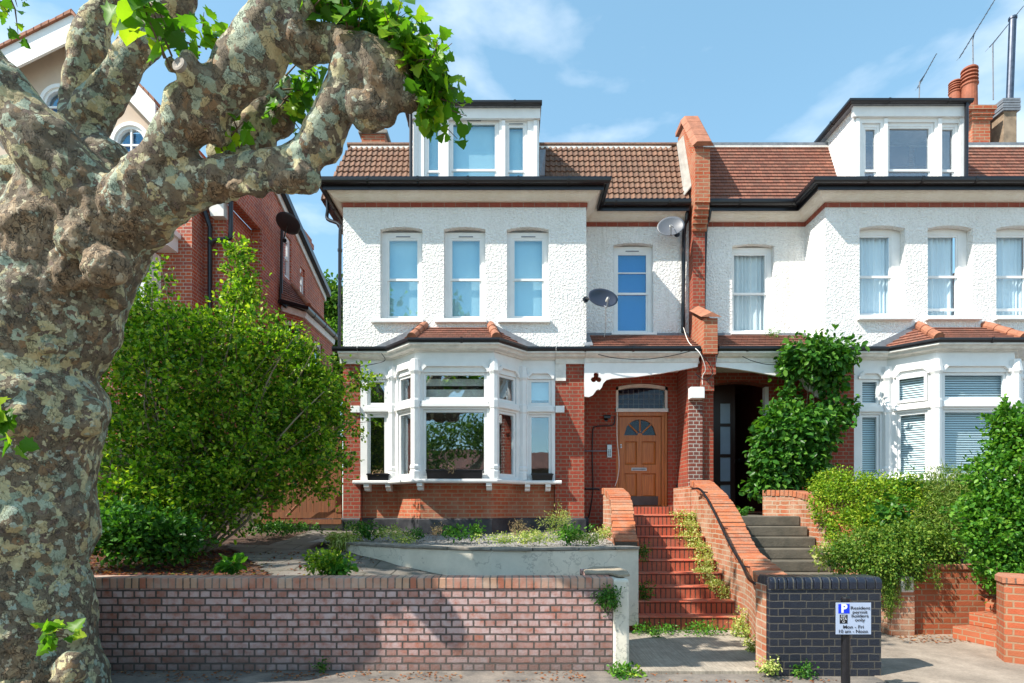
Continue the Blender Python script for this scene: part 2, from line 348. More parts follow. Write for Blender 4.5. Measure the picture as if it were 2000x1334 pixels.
M['slabs'] = brick('stone_slab_paving', (.23, .20, .17), (.16, .14, .125), (.05, .045, .035), w=.62, h=.42, ms=.012, squash=1, tint=(.28, .25, .2), dirt=(.1, .09, .06), dirt_amt=.5)
M['soil'] = plain('dark_leafy_soil', (.055, .035, .024), 1, .6, 12, bmp=1, bsc=40, bdist=.02, col2=(.14, .075, .05))
M['gravel'] = plain('pale_gravel', (.42, .40, .38), .95, .5, 45, bmp=1, bsc=60, bdist=.02, col2=(.2, .19, .17))
M['litter'] = leafmat('dry_leaf_litter', [(0, (.16, .05, .02)), (.5, (.28, .10, .04)), (1, (.35, .2, .1))], .1, .8)
def bark():
    m = NT('plane_tree_bark'); co = m.n('ShaderNodeTexCoord').outputs['Object']
    at = m.n('ShaderNodeAttribute', attribute_name='rough'); rg = at.outputs['Fac']
    def warp(v, sc, amp):
        dn = m.noise(co, sc, 3, .55); dv = m.n('ShaderNodeVectorMath', {0: dn.outputs[1], 1: (.5, .5, .5)}, operation='SUBTRACT'); ds = m.n('ShaderNodeVectorMath', {0: dv.outputs[0]}, operation='SCALE'); ds.inputs['Scale'].default_value = amp
        return m.n('ShaderNodeVectorMath', {0: v, 1: ds.outputs[0]}, operation='ADD').outputs[0]
    ad = warp(warp(co, 6, .10), 32, .045)
    def off(v, o): return m.n('ShaderNodeVectorMath', {0: v, 1: o}, operation='ADD').outputs[0]
    v1 = m.n('ShaderNodeTexVoronoi', {'Vector': ad, 'Scale': 16.0}); v2 = m.n('ShaderNodeTexVoronoi', {'Vector': off(ad, (3.3, 1.7, 9.1)), 'Scale': 11.0}); v3 = m.n('ShaderNodeTexVoronoi', {'Vector': off(ad, (7.3, 4.7, 1.1)), 'Scale': 27.0})
    sp = m.n('ShaderNodeSeparateColor', {0: v1.outputs['Color']}); sp2 = m.n('ShaderNodeSeparateColor', {0: v2.outputs['Color']}); sp3 = m.n('ShaderNodeSeparateColor', {0: v3.outputs['Color']})
    big = m.noise(co, 1.9, 3, .5).outputs[0]; big2 = m.noise(off(co, (5, 5, 5)), 2.6, 3, .5).outputs[0]
    base = m.ramp(sp.outputs[0], [(0, (.15, .112, .072)), (.25, (.22, .168, .105)), (.50, (.18, .138, .092)), (.68, (.27, .25, .17)), (.82, (.30, .175, .085)), (.92, (.10, .075, .05))], 'CONSTANT')
    base = m.mix(.35, base, (.185, .145, .095))
    pale = m.ramp(sp2.outputs[0], [(0, (.50, .45, .26)), (.3, (.38, .44, .33)), (.55, (.29, .32, .22)), (.8, (.48, .39, .21))], 'CONSTANT')
    k = m.math('GREATER_THAN', m.math('ADD', m.math('ADD', sp2.outputs[1], m.math('MULTIPLY', rg, -.35)), m.math('MULTIPLY', big, 1.5)), 1.33); c = m.mix(k, base, pale)
    k3 = m.math('GREATER_THAN', m.math('ADD', sp3.outputs[1], big2), 1.36); c = m.mix(k3, c, m.ramp(sp3.outputs[0], [(0, (.55, .50, .33)), (.35, (.17, .12, .09)), (.7, (.40, .44, .35))], 'CONSTANT'))
    c = m.mix(.45, c, m.ramp(m.noise(co, 4, 5).outputs[0], [(.35, .55), (.65, 1.3)]), 'MULTIPLY')
    fine = m.noise(co, 34, 6, .7); c = m.mix(.45, c, m.ramp(fine.outputs[0], [(.3, .55), (.7, 1.3)]), 'MULTIPLY')
    pl = m.n('ShaderNodeMapping', {'Vector': warp(warp(co, 9, .14), 30, .05), 'Scale': (2.2, 2.2, .75)}).outputs[0]
    vc = m.n('ShaderNodeTexVoronoi', {'Vector': pl, 'Scale': 15.0}, feature='DISTANCE_TO_EDGE'); vcc = m.n('ShaderNodeTexVoronoi', {'Vector': pl, 'Scale': 15.0}); spc = m.n('ShaderNodeSeparateColor', {0: vcc.outputs['Color']})
    crk = m.ramp(vc.outputs[0], [(0.0, 0.0), (.07, 1.0)]); gate = m.ramp(m.noise(co, 13, 4).outputs[0], [(.46, 0.0), (.54, 1.0)])
    rcol = m.ramp(spc.outputs[0], [(0, (.16, .108, .062)), (.3, (.28, .19, .11)), (.6, (.21, .15, .095)), (.85, (.36, .255, .15)), (1, (.44, .36, .25))])
    rcol = m.mix(.5, rcol, m.ramp(fine.outputs[0], [(.3, .5), (.7, 1.35)]), 'MULTIPLY')
    ck = m.math('MULTIPLY', m.math('MULTIPLY', m.math('SUBTRACT', 1, crk), gate), .85)
    rf = m.ramp(m.math('ADD', rg, m.math('MULTIPLY', m.math('SUBTRACT', m.noise(co, 6, 5, .6).outputs[0], .5), 2.2)), [(.70, 0.0), (.80, 1.0)])
    c = m.mix(rf, c, rcol); c = m.mix(m.math('MULTIPLY', ck, m.ramp(rf, [(0, .05), (1, 1.0)])), c, (.025, .017, .012)); m.set(Base_Color=c, Roughness=.82)
    hp = m.math('ADD', m.math('MULTIPLY', k, -.45), m.math('MULTIPLY', sp.outputs[1], .35)); hp = m.math('ADD', hp, m.math('MULTIPLY', k3, -.3)); hp = m.math('ADD', hp, m.math('MULTIPLY', fine.outputs[0], .6))
    hr = m.math('ADD', m.math('MULTIPLY', spc.outputs[1], .8), m.math('MULTIPLY', fine.outputs[0], .8)); h = m.n('ShaderNodeMix', {0: rf, 2: hp, 3: hr}); h2 = m.math('SUBTRACT', h.outputs[0], m.math('MULTIPLY', ck, 1.2)); m.bump(h2, 1, .016); return m.m
M['bark'] = bark()
M['twig'] = plain('brown_twig', (.16, .10, .06), .9, .4)
def solid_brick():
    m = NT('coping_brick_faces'); g = m.n('ShaderNodeNewGeometry').outputs['Random Per Island']; co = m.n('ShaderNodeTexCoord').outputs['Object']
    c = m.ramp(g, [(0, (.47, .14, .05)), (.35, (.40, .105, .04)), (.65, (.45, .165, .075)), (.9, (.33, .095, .045)), (1, (.42, .23, .13))])
    c = m.mix(m.ramp(m.noise(co, 7, 6, .65).outputs[0], [(.45, 0.0), (.68, .7)]), c, (.34, .22, .15)); c = m.mix(.5, c, m.ramp(m.noise(co, 40, 4).outputs[0], [(.3, .6), (.7, 1.2)]), 'MULTIPLY')
    m.set(Base_Color=c, Roughness=.9); m.bump(m.noise(co, 55, 4).outputs[0], .6, .01); return m.m
M['brick_faces'] = solid_brick()
M['flue'] = plain('dull_flue_steel', (.14, .155, .19), .35, .3, 9, metallic=1)
M['tread'] = brick('red_quarry_tread', (.60, .11, .05), (.48, .08, .04), (.14, .08, .06), w=.22, h=.5, ms=.006, squash=1, dirt=(.42, .24, .16), dirt_amt=.5, rough=.6)
M['joint'] = plain('dark_joint_mortar', (.10, .07, .05), 1, .4)
M['leaf_plane'] = leafmat('plane_leaf', [(0, (.04, .12, .012)), (.5, (.085, .22, .018)), (.78, (.17, .34, .02)), (1, (.34, .46, .03))], .46, .4)
M['leaf_shrub'] = leafmat('privet_leaf', [(0, (.028, .09, .010)), (.3, (.075, .20, .014)), (.65, (.19, .35, .02)), (1, (.44, .52, .06))], .4, .38)
M['leaf_climb'] = leafmat('climber_leaf', [(0, (.02, .08, .012)), (.6, (.05, .165, .02)), (1, (.13, .28, .04))], .3, .35)
M['leaf_yellow'] = leafmat('golden_hedge_leaf', [(0, (.06, .16, .012)), (.5, (.17, .31, .018)), (1, (.38, .44, .04))], .3, .45)
M['leaf_olive'] = leafmat('olive_trailing_leaf', [(0, (.06, .14, .02)), (.6, (.15, .25, .04)), (1, (.32, .36, .10))], .3, .5)
M['leaf_bush'] = leafmat('bright_bush_leaf', [(0, (.03, .12, .016)), (.6, (.085, .24, .025)), (1, (.20, .38, .05))], .35, .35)
M['leaf_far'] = leafmat('distant_tree_leaf', [(0, (.03, .10, .012)), (.6, (.08, .19, .02)), (1, (.20, .30, .05))], .35, .5)
M['leaf_weed'] = leafmat('weed_leaf', [(0, (.16, .28, .04)), (.5, (.40, .46, .12)), (1, (.62, .58, .28))], .3, .6)
M['leaf_dry'] = leafmat('dry_seed_head', [(0, (.30, .20, .12)), (.5, (.42, .30, .18)), (1, (.5, .42, .25))], .3, .7)
M['leaf_red'] = leafmat('red_ground_leaf', [(0, (.10, .03, .02)), (.5, (.20, .055, .03)), (.85, (.26, .11, .05)), (1, (.12, .2, .03))], .25, .6)
# ================================================================ SETTING
def struct(name, mb, mat, **k):
    o = mb.build(name, mat, **k); return tag(o, kind='structure')
YW, YF, YR, YB = 6.1, 11.6, 12.4, 11.0      # boundary wall, house fronts, recessed walls, bay fronts
m = MB(); m.poly([(-400, -400, -.03), (400, -400, -.03), (400, 400, -.03), (-400, 400, -.03)]); struct('ground', m, M['path2'], recalc=False)
m = MB(); m.box(-60, 60, 1.6, 6.14, -.12, 0); struct('pavement', m, M['pave'])
m = MB(); m.box(-60, 60, -7, 1.45, -.2, -.12); struct('road', m, M['pave'])
m = MB(); m.box(-60, 60, 1.45, 1.6, -.2, .0); struct('kerb', m, M['stone'], bevel=.01)
m = MB(); m.box(1.0, 3.2, 6.145, 8.4, -.1, .008); m.box(1.05, 2.62, 5.98, 6.14, -.1, .03); struct('front_path', m, M['path'])
m = MB(); m.box(3.6, 9.5, 5.6, 8.6, -.1, .008); struct('side_path', m, M['path2'])

def grid_surface(name, fz, x0, x1, y0, y1, nx, ny, mat, kind='structure', inside=None):
    mb = MB(); vs = []; 
    for j in range(ny+1):
        for i in range(nx+1):
            x = x0+(x1-x0)*i/nx; y = y0+(y1-y0)*j/ny; vs.append((x, y, fz(x, y)))
    fs = [(j*(nx+1)+i, j*(nx+1)+i+1, (j+1)*(nx+1)+i+1, (j+1)*(nx+1)+i) for j in range(ny) for i in range(nx)]
    if inside: fs = [f for f in fs if inside(sum(vs[k][0] for k in f)/4, sum(vs[k][1] for k in f)/4)]
    mb.add(vs, fs); o = mb.build(name, mat, recalc=False); tag(o, kind=kind); return o
# planter plan line (photo pixel x, depth): retaining wall curve
PL = [(X(655, 9.3), 9.3), (X(700, 8.75), 8.75), (X(780, 8.2), 8.2), (X(875, 7.85), 7.85), (X(960, 7.65), 7.65), (X(1040, 7.6), 7.6), (X(1130, 7.7), 7.7), (X(1200, 7.85), 7.85), (X(1247, 7.97), 7.97)]
def garden_z(x, y):
    base = .74+(y-6.2)*.085 + max(0, (-3.2-x))*.03
    t = min(1, max(0, (x+2.4)/3.0)); base -= t*.34*(1-min(1, max(0, (y-6.5)/4.5)))
    return base+.02*noise.noise(Vector((x*1.7, y*1.7, 0)))
grid_surface('garden_ground', garden_z, -12, 1.0, 6.3, 12.9, 90, 44, M['soil'])
grid_surface('paved_garden_path', lambda x, y: garden_z(x, y)+.03, -5.0, .95, 6.34, 11.6, 70, 60, M['slabs'],
             inside=lambda x, y: (x > -2.2-.75*(y-6.3) if y < 9.5 else x > -3.9) and x < 1.0)
def pl_y(x):
    if x <= PL[0][0]: return 99 if x < PL[0][0]-.05 else PL[0][1]
    for (a, b), (c, d) in zip(PL, PL[1:]):
        if a <= x <= c: return b+(d-b)*(x-a)/(c-a)
    return 99
grid_surface('gravel_terrace', lambda x, y: 1.12+.05*max(0, (y-8))/3+.012*noise.noise(Vector((x*6, y*6, 3))), -3.2, 1.95, 7.5, 11.7, 90, 70, M['gravel'], inside=lambda x, y: y > pl_y(x)+.08 or (x < PL[0][0]+.02 and y > 9.3 and x > -3.2))
grid_surface('raised_garden_bed', lambda x, y: .80+.09*(y-7.9)+.02*noise.noise(Vector((x*3, y*3, 1))), 4.95, 14, 7.95, 11.65, 60, 24, M['soil'])

# ================================================================ plane tree (mesh built in part d)
# ================================================================ BOUNDARY WALL
t = thing('boundary_wall', 'low weathered pink brick front wall with brick-on-edge top along the pavement', 'wall', (-2.5, 6.2, 0))
m = MB(); m.box(-9.5, 1.03, 6.1, 6.34, -.02, .845); m.build('brickwork', M['brick_wall'], t)
m = MB(); m.box(-9.5, 1.035, 6.09, 6.345, .847, .955); m.build('coping', M['brick_cap'], t, bevel=.006)
m = MB()
pr = []
for k in range(7): a = k/6; pr.append((1.032+.18, 6.08+a*.5, 0))
m.box(1.034, 1.205, 6.085, 7.3, -.02, .945)
o = m.build('end_pier', M['render'], t, bevel=.03); o['label'] = 'white rendered end of the brick wall'
m = MB(); m.prism([(.78, 6.36, .958), (.80, 6.62, .958), (.95, 7.0, .958), (1.24, 7.0, .958), (1.27, 6.5, .958), (1.23, 6.2, .958), (1.1, 6.13, .958), (1.04, 6.36, .958)], (0, 0, .028)); m.build('cap_stone', plain('pale_cap_stone', (.40, .33, .24), .9, .4, 9, bmp=.5, bsc=25), t, bevel=.008)
m = MB(); m.box(.80, 1.032, 6.346, 7.0, -.02, .956); m.build('return_brickwork', M['brick_wall'], t)
# ================================================================ PLANTER WALL
t = thing('retaining_wall', 'curved white rendered planter wall with flagstone top in front of the bay window', 'wall', (0, 7.8, .5))
m = MB(); m.sweep([(0, .1), (0, 1.12), (-.16, 1.12), (-.16, .1)], PL+[(2.02, 8.06), (2.0, 9.6)][1:]); m.build('rendered_wall', M['render'], t, bevel=.004)
m = MB()
L_ = 0; pts = PL
for i in range(len(PL)-1):
    a, b = Vector(PL[i]), Vector(PL[i+1]); n = max(1, int((b-a).length/.38))
    for k in range(n):
        p, q = a.lerp(b, k/n), a.lerp(b, (k+1)/n); tt = (q-p).normalized(); nn = Vector((tt.y, -tt.x)); j = random.uniform(-.012, .012); g = tt*.006
        z0 = 1.122+random.uniform(0, .006); o_ = .035+j
        c = [p+g+nn*o_, q-g+nn*(o_+random.uniform(-.01, .01)), q-g-nn*.26, p+g-nn*.26]
        m.prism([(v.x, v.y, z0) for v in c], (0, 0, .034))
m.build('capstone', M['stone'], t, bevel=.006)

# ================================================================ STEPS
RISE, Y0, TR = .170, 8.10, .265
t = thing('front_steps', 'flight of red brick steps up to the wooden front door', 'steps', (2.4, 8.1, 0))
for k in range(9):
    y = Y0+k*TR; z = RISE*(k+1); xl = 1.62+.05*k if k < 8 else 2.0; xl = min(xl, 2.0)
    if k == 0: xl = 1.55
    m = MB(); yb = y+TR+.03 if k < 8 else 12.36
    m.box(xl, 3.14, y, yb, z-RISE*.999, z)
    st = m.build('step', M['brick_step'], t, bevel=.012)
    m = MB(); m.box(xl-.004, 3.144, y-.014, yb-.035, z+.001, z+.022); m.build('tread', M['tread'], st, bevel=.008)
m = MB(); m.box(2.12, 3.3, 11.95, 12.38, 1.532, 1.70); m.build('door_step', M['brick_step'], t, bevel=.01)
def stair_wall(root, path, zt, w, matw, matc, zb=0, capname='coping', brickpitch=.084):
    """path: plan points of the left face (left -> right thickness +x side); zt: top heights; capping of separate bricks laid across"""
    P3 = [Vector((p[0], p[1], z)) for p, z in zip(path, zt)]
    R3, _ = catmull(P3, .1, 14)
    mb = MB(); n = len(R3)
    # body
    vs = []; uv = []; s_ = 0
    for i, p in enumerate(R3):
        t_ = (R3[min(i+1, n-1)]-R3[max(i-1, 0)]); t_.z = 0; t_.normalize(); nn = Vector((t_.y, -t_.x, 0))
        if nn.x < 0: nn = -nn
        vs.append((p, p+nn*w))
    faces_v = []
    for i in range(n-1):
        a0, b0 = vs[i]; a1, b1 = vs[i+1]
        lo = lambda v: Vector((v.x, v.y, zb)); hi = lambda v: Vector((v.x, v.y, v.z-.1))
        mb.add([lo(a0), lo(a1), hi(a1), hi(a0)], [(0, 1, 2, 3)]); mb.add([lo(b0), hi(b0), hi(b1), lo(b1)], [(0, 1, 2, 3)])
        mb.add([hi(a0), hi(a1), hi(b1), hi(b0)], [(0, 1, 2, 3)])
    for i in (0, n-1):
        a, b = vs[i]; mb.add([(a.x, a.y, zb), (b.x, b.y, zb), (b.x, b.y, b.z-.1), (a.x, a.y, a.z-.1)], [(0, 1, 2, 3)])
    mb.build('brickwork', matw, root)
    mj = MB()
    for i in range(n-1):
        a0, b0 = vs[i]; a1, b1 = vs[i+1]; e_ = lambda v, h: Vector((v.x, v.y, v.z-h)); x0_ = (b0-a0).normalized()*.008
        mj.hexa([e_(a0-x0_, .1), e_(b0+x0_, .1), e_(b1+x0_, .1), e_(a1-x0_, .1), e_(a0-x0_, .012), e_(b0+x0_, .012), e_(b1+x0_, .012), e_(a1-x0_, .012)])
    mj.build('mortar_bed', M['joint'], root)
    # coping bricks
    mc = MB(); acc = 0; last = 0
    d = [0]
    for i in range(1, n): d.append(d[-1]+(R3[i]-R3[i-1]).length)
    tot = d[-1]; nb = int(tot/brickpitch)
    def at(s):
        for i in range(n-1):
            if d[i+1] >= s-1e-9:
                f = (s-d[i])/max(1e-9, d[i+1]-d[i]); return vs[i][0].lerp(vs[i+1][0], f), vs[i][1].lerp(vs[i+1][1], f)
        return vs[-1]
    for k in range(nb):
        s0, s1 = tot*k/nb+.006, tot*(k+1)/nb-.006
        (a0, b0), (a1, b1) = at(s0), at(s1); up = ((a1-a0).cross(b0-a0)).normalized()
        if up.z < 0: up = -up
        ex = (b0-a0).normalized()*.02; j = random.uniform(-.006, .006); e = up*(j)+(b0-a0).normalized()*random.uniform(-.008, .008)
        q = [a0-ex+e, b0+ex+e, b1+ex+e, a1-ex+e]; lo4 = [v-up*.105 for v in q]
        mc.hexa([tuple(v) for v in lo4]+[tuple(v) for v in q])
    mc.build(capname, matc, root, bevel=.007)
t = thing('stair_parapet', 'curved orange brick parapet with brick-on-edge coping between the two flights of steps', 'wall', (3.3, 8.3, 0))
cx_path = [(2.60, 6.2), (2.84, 6.9), (3.02, 7.5), (3.12, 8.0), (3.14, 8.4), (3.15, 8.75), (3.16, 9.1), (3.16, 9.65), (3.17, 10.2), (3.2, 10.6)]
cx_z = [.955, .92, .935, .99, 1.12, 1.34, 1.62, 1.90, 2.10, 2.17]
stair_wall(t, cx_path, cx_z, .30, M['brick_parapet'], M['brick_faces'])
m = MB()
m.box(3.18, 3.5, 10.6, 11.7, .8, 2.06); m.build('upper_brickwork', M['brick_parapet'], t)
t = thing('handrail', 'black metal handrail running down the curved parapet beside the red steps', 'handrail', (3.0, 8.3, 0))
m = MB(); m.tube([P(1352, 955, 10.0), P(1370, 958, 9.6), P(1395, 1000, 9.05), P(1425, 1062, 8.2), P(1450, 1105, 7.5), P(1462, 1130, 7.0), P(1476, 1140, 6.7)], .018, 8, 5); m.build('rail', M['black'], t, smooth=True)
m = MB()
for px, py, Y in ((1370, 960, 9.55), (1408, 1030, 8.75), (1450, 1106, 7.45)): m.tube([P(px, py, Y), P(px, py+2, Y)+Vector((.1, 0, 0))], .01, 6)
m.build('bracket', M['black'], t)
t = thing('left_stair_parapet', 'short orange brick parapet left of the red steps ending on the white planter', 'wall', (1.8, 9, 1.1))
t.name = 'stair_parapet'; WL[t.name] = Vector((1.8, 9, 1.1))
stair_wall(t, [(1.46, 8.35), (1.50, 8.8), (1.55, 9.2), (1.57, 9.7), (1.58, 10.3)], [1.20, 1.50, 1.76, 1.95, 2.02], .29, M['brick_parapet'], M['brick_faces'], zb=.3)
t = thing('stair_parapet', 'curved orange brick parapet right of the grey concrete steps by the golden hedge', 'wall', (5.0, 9, 0))
stair_wall(t, [(4.95, 7.75), (4.96, 8.4), (4.98, 9.0), (4.98, 9.6), (4.97, 10.3), (4.6, 10.9)], [.85, 1.10, 1.42, 1.75, 1.96, 2.0], .30, M['brick_parapet'], M['brick_faces'])
t = thing('concrete_steps', 'mossy grey concrete steps leading to the dark open porch', 'steps', (4.2, 8.1, 0))
for k in range(9):
    m = MB(); y = Y0+k*TR+.02; z = RISE*(k+1)+.003; m.box(3.36, 4.97, y, y+TR+.03 if k < 8 else 12.38, z-RISE*.999, z); m.build('step', M['conc_step'], t, bevel=.018)
t = thing('blue_brick_wall', 'dark blue engineering brick wall with rounded top behind the parking sign', 'wall', (3.1, 5.95, 0))
bx0, bx1 = X(1504, 5.9), X(1721, 5.9)
m = MB(); m.box(bx0, bx1, 5.9, 6.2, -.02, .86); m.build('brickwork', M['brick_blue'], t)
m = MB()
x = bx0-.005
while x < bx1-.03:
    x2 = min(x+.087, bx1+.005); pr = [(x+.003, 5.885, .865), (x+.003, 5.885, .935)]+[(x+.003, 5.885+.06-.06*math.cos(a), .935+.05*math.sin(a)) for a in (.4, .8, 1.2, 1.57)]+[(x+.003, 6.155, .985), (x+.003, 6.2, .955), (x+.003, 6.215, .865)]
    m.prism(pr, (x2-x-.006, 0, 0)); x = x2
m.build('bullnose_coping', M['brick_blue_cap'], t, bevel=.008)
m = MB(); m.box(bx0+.004, bx1-.004, 5.9, 6.2, .86, .93); m.build('mortar_bed', M['stone'], t)
m = MB(); m.box(2.55, bx0-.002, 5.97, 6.22, -.02, .9); m.build('rounded_end', M['brick_parapet'], t, bevel=.02)
# ================================================================ RIGHT LOW WALL + SMALL STEPS + CURVED WALL
t = thing('low_brick_wall', 'low orange brick retaining wall under the trailing green shrub', 'wall', (5.8, 7.9, 0))
m = MB(); m.box(4.98, 7.35, 7.83, 8.02, 0, .86); m.build('brickwork', M['brick_low'], t)
m = MB(); m.box(4.98, 7.36, 7.81, 8.04, .862, .93); m.build('coping', M['brick_parcap'], t, bevel=.006)
t = thing('corner_steps', 'three small red tiled steps beside the low orange wall', 'steps', (6.2, 7.1, 0))
A = Vector((X(1860, 7.6), 7.6)); B = Vector((X(1968, 6.95), 6.95)); dr = (B-A).normalized(); nr = Vector((-dr.y, dr.x))
for k in range(3):
    o_ = nr*(.27*k); e = nr*(.27*k+1.0); a, b = A+o_, B+o_+dr*.5; c, d_ = B+e+dr*.5, A+e
    m = MB(); m.prism([(a.x, a.y, .165*k+.005), (b.x, b.y, .165*k+.005), (c.x, c.y, .165*k+.005), (d_.x, d_.y, .165*k+.005)], (0, 0, .162)); m.build('step', M['brick_low'], t, bevel=.008)
t = thing('curved_brick_wall', 'curved orange brick wall at the right edge beside the small red steps', 'wall', (6.6, 6.7, 0))
m = MB(); pts = [(6.0+.35*math.cos(a)+.25, 6.95+.7*math.sin(a)-.1) for a in np.linspace(-2.9, -1.6, 8)]
cw = [(X(1960, 6.9), 6.95), (X(1957, 6.6)+.02, 6.7), (X(1972, 6.35)+.0, 6.42), (5.6, 6.2), (6.0, 6.1), (8.5, 6.08)]
m.sweep([(0, 0), (0, .86), (-.22, .86), (-.22, 0)], cw); m.build('brickwork', M['brick_low'], t, smooth=False)
m = MB(); m.sweep([(.015, .863), (.015, .92), (-.235, .92), (-.235, .863)], cw); m.build('coping', M['brick_parcap'], t)
m = MB(); a = P(1755, 1125, 7.78); b = P(1780, 1156, 7.78); m.box(a.x, b.x, 7.73, 7.81, b.z, a.z); tag(m.build('meter_box', M['white_old'], None, loc=(a.x, 7.8, b.z), bevel=.01), 'small white plastic box on the low orange wall under trailing stems', 'box')
# step in rear garden by gate
t = thing('garden_step', 'dark timber edged step below the wooden gate', 'step', (-4, 11.3, 1))
m = MB(); m.box(X(500, 11.6), -3.3, 11.55, 12.9, 1.0, 1.42); m.build('tread', M['slabs'], t)
m = MB(); m.box(X(500, 11.6), -3.31, 11.5, 11.56, 1.36, 1.45); m.build('edge_board', M['fence'], t)

# ================================================================ WINDOWS
def sash(root, fr, u0, u1, z0, z1, d, mid=.5, back='blind', glass='glass_up', fw=.055, vent=True, bars=(), hb=(), name='window', lower_open=0, jl=0, jr=0, jt=0):
    """outer frame between u0..u1,z0..z1 at depth d (negative inward)"""
    m = MB()
    if jl: m.fbox(fr, u0-jl, u0-.001, d-.075, d-.004, z0-.01, z1+jt)
    if jr: m.fbox(fr, u1+.001, u1+jr, d-.075, d-.004, z0-.01, z1+jt)
    if jt: m.fbox(fr, u0, u1, d-.075, d-.004, z1+.001, z1+jt)
    m.fbox(fr, u0, u0+fw, d-.07, d, z0, z1); m.fbox(fr, u1-fw, u1, d-.07, d, z0, z1)
    m.fbox(fr, u0+fw, u1-fw, d-.07, d-.002, z1-fw*1.3, z1); m.fbox(fr, u0+fw, u1-fw, d-.07, d+.004, z0, z0+fw*1.1)
    a0, a1, b0, b1 = u0+fw, u1-fw, z0+fw*1.1, z1-fw*1.3; zm = b0+(b1-b0)*mid if mid else None; sw = .035
    if mid:   # two sashes
        m.fbox(fr, a0, a1, d-.055, d-.012, zm-.022, zm+.022)
        for (c0, c1, dd) in ((b0, zm-.022, d-.035), (zm+.022, b1, d-.012)):
            m.fbox(fr, a0, a0+sw, dd-.03, dd, c0, c1); m.fbox(fr, a1-sw, a1, dd-.03, dd, c0, c1)
            if c0 == b0: m.fbox(fr, a0+sw, a1-sw, dd-.03, dd, c0+lower_open, c0+.05+lower_open)
            else: m.fbox(fr, a0+sw, a1-sw, dd-.03, dd, c1-sw, c1)
    for bz in hb: m.fbox(fr, a0+sw, a1-sw, d-.045, d-.016, bz-.011, bz+.011)
    for bu in bars: m.fbox(fr, bu-.011, bu+.011, d-.047, d-.018, b0+.03, b1-.03)
    w = m.build(name, M['white'], root)
    if vent:
        v = MB(); c = (u0+u1)/2; v.fbox(fr, c-.14, c+.14, d+.001, d+.008, z1-.048, z1-.030); v.build('trickle_vent', M['lead'], w)
    g = MB(); g.fbox(fr, a0+.01, a1-.01, d-.045, d-.040, b0+.01, b1-.01); g.build('pane', M[glass], w)
    if back in ('curtain', 'curtain_grey'):
        c = MB(); n = 90; vs = []
        for i in range(n+1):
            u = a0+(a1-a0)*i/n; dd = d-.13+.028*math.sin(i*.50+1.6*math.sin(i*.13+a0*3))
            for zz in (b0-.1, b1+.05): vs.append(fr.p(u, dd, zz))
        c.add(vs, [(2*i, 2*i+2, 2*i+3, 2*i+1) for i in range(n)]); c.build('curtain', M[back], w, smooth=True, recalc=False)
        c = MB(); c.fbox(fr, a0-.2, a1+.2, d-.62, d-.6, b0-.3, b1+.3); c.build('pane_backing', M['room'], w)
    elif back == 'venetian':
        c = MB(); zz = b0-.02
        while zz < b1+.02:
            q = [fr.p(a0, d-.10, zz), fr.p(a1, d-.10, zz), fr.p(a1, d-.135, zz+.040), fr.p(a0, d-.135, zz+.040)]; c.add(q, [(0, 1, 2, 3)]); zz += .045
        c.build('venetian_blind', M['slat'], w, recalc=False)
        c = MB(); c.fbox(fr, a0-.2, a1+.2, d-.62, d-.6, b0-.3, b1+.3); c.build('pane_backing', M['room'], w)
    elif back:
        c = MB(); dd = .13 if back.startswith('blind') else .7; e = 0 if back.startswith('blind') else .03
        c.fbox(fr, a0-e, a1+e, d-dd-.01, d-dd, b0-e, b1+e); c.build('blind' if back.startswith('blind') else 'pane_backing', M[back], w)
    return w
M['slat'] = plain('pale_blue_blind_slat', (.72, .78, .80), .6, .05, 3)
def arch_fill(m, fr, u0, u1, zt, rise, th):
    """segmental arch spandrels under a rectangular hole top zt"""
    n = 8
    for i in range(n):
        a, b = u0+(u1-u0)*i/n, u0+(u1-u0)*(i+1)/n
        za, zb_ = [zt-rise*(2*(q-u0)/(u1-u0)-1)**2-.001 for q in (a, b)]
        m.hexa([fr.p(a, -th, za), fr.p(b, -th, zb_), fr.p(b, 0, zb_), fr.p(a, 0, za), fr.p(a, -th, zt), fr.p(b, -th, zt), fr.p(b, 0, zt), fr.p(a, 0, zt)])
def sill(root, fr, u0, u1, z, d0=.0, d1=.09, h=.05, name='window_sill', mat='white'):
    m = MB(); m.fbox(fr, u0, u1, d0-.12, d1, z-h, z); return m.build(name, M[mat], root, bevel=.006)

def gutter(root, path, z, r=.06, name='gutter', off=0):
    m = MB(); pr = [(off, z+r*.9), (off, z-r*.6)]+[(off+r+r*math.cos(a), z+r*.25+r*1.05*math.sin(a)) for a in (-2.4, -1.9, -1.4, -.9, -.4, 0)]+[(off+2*r, z+r*.9), (off+1.75*r, z+r*.9), (off+1.6*r, z), (off+.4*r, z), (off+.25*r, z+r*.9)]
    m.sweep(pr, path)
    g = m.build(name, M['black'], root)
    pp = [Vector(p) for p in path]
    for a, b in zip(pp, pp[1:]):
        n = int((b-a).length/.9)
        tt = (b-a).normalized(); nn = Vector((tt.y, -tt.x))
        for k in range(1, n+1):
            q = a.lerp(b, (k-.4)/max(1, n)); q0 = q-tt*.02
            c = MB(); c.sweep([(off-.002, z+r), (off-.002, z-r*.75)]+[(off+r+(r+.008)*math.cos(x), z+r*.2+(r*1.05+.008)*math.sin(x)) for x in (-2.4, -1.8, -1.2, -.6, 0)]+[(off+2*r+.008, z+r)], [(q0.x, q0.y), (q0.x+tt.x*.04, q0.y+tt.y*.04)]); c.build('gutter_bracket', M['black'], g)
    return g
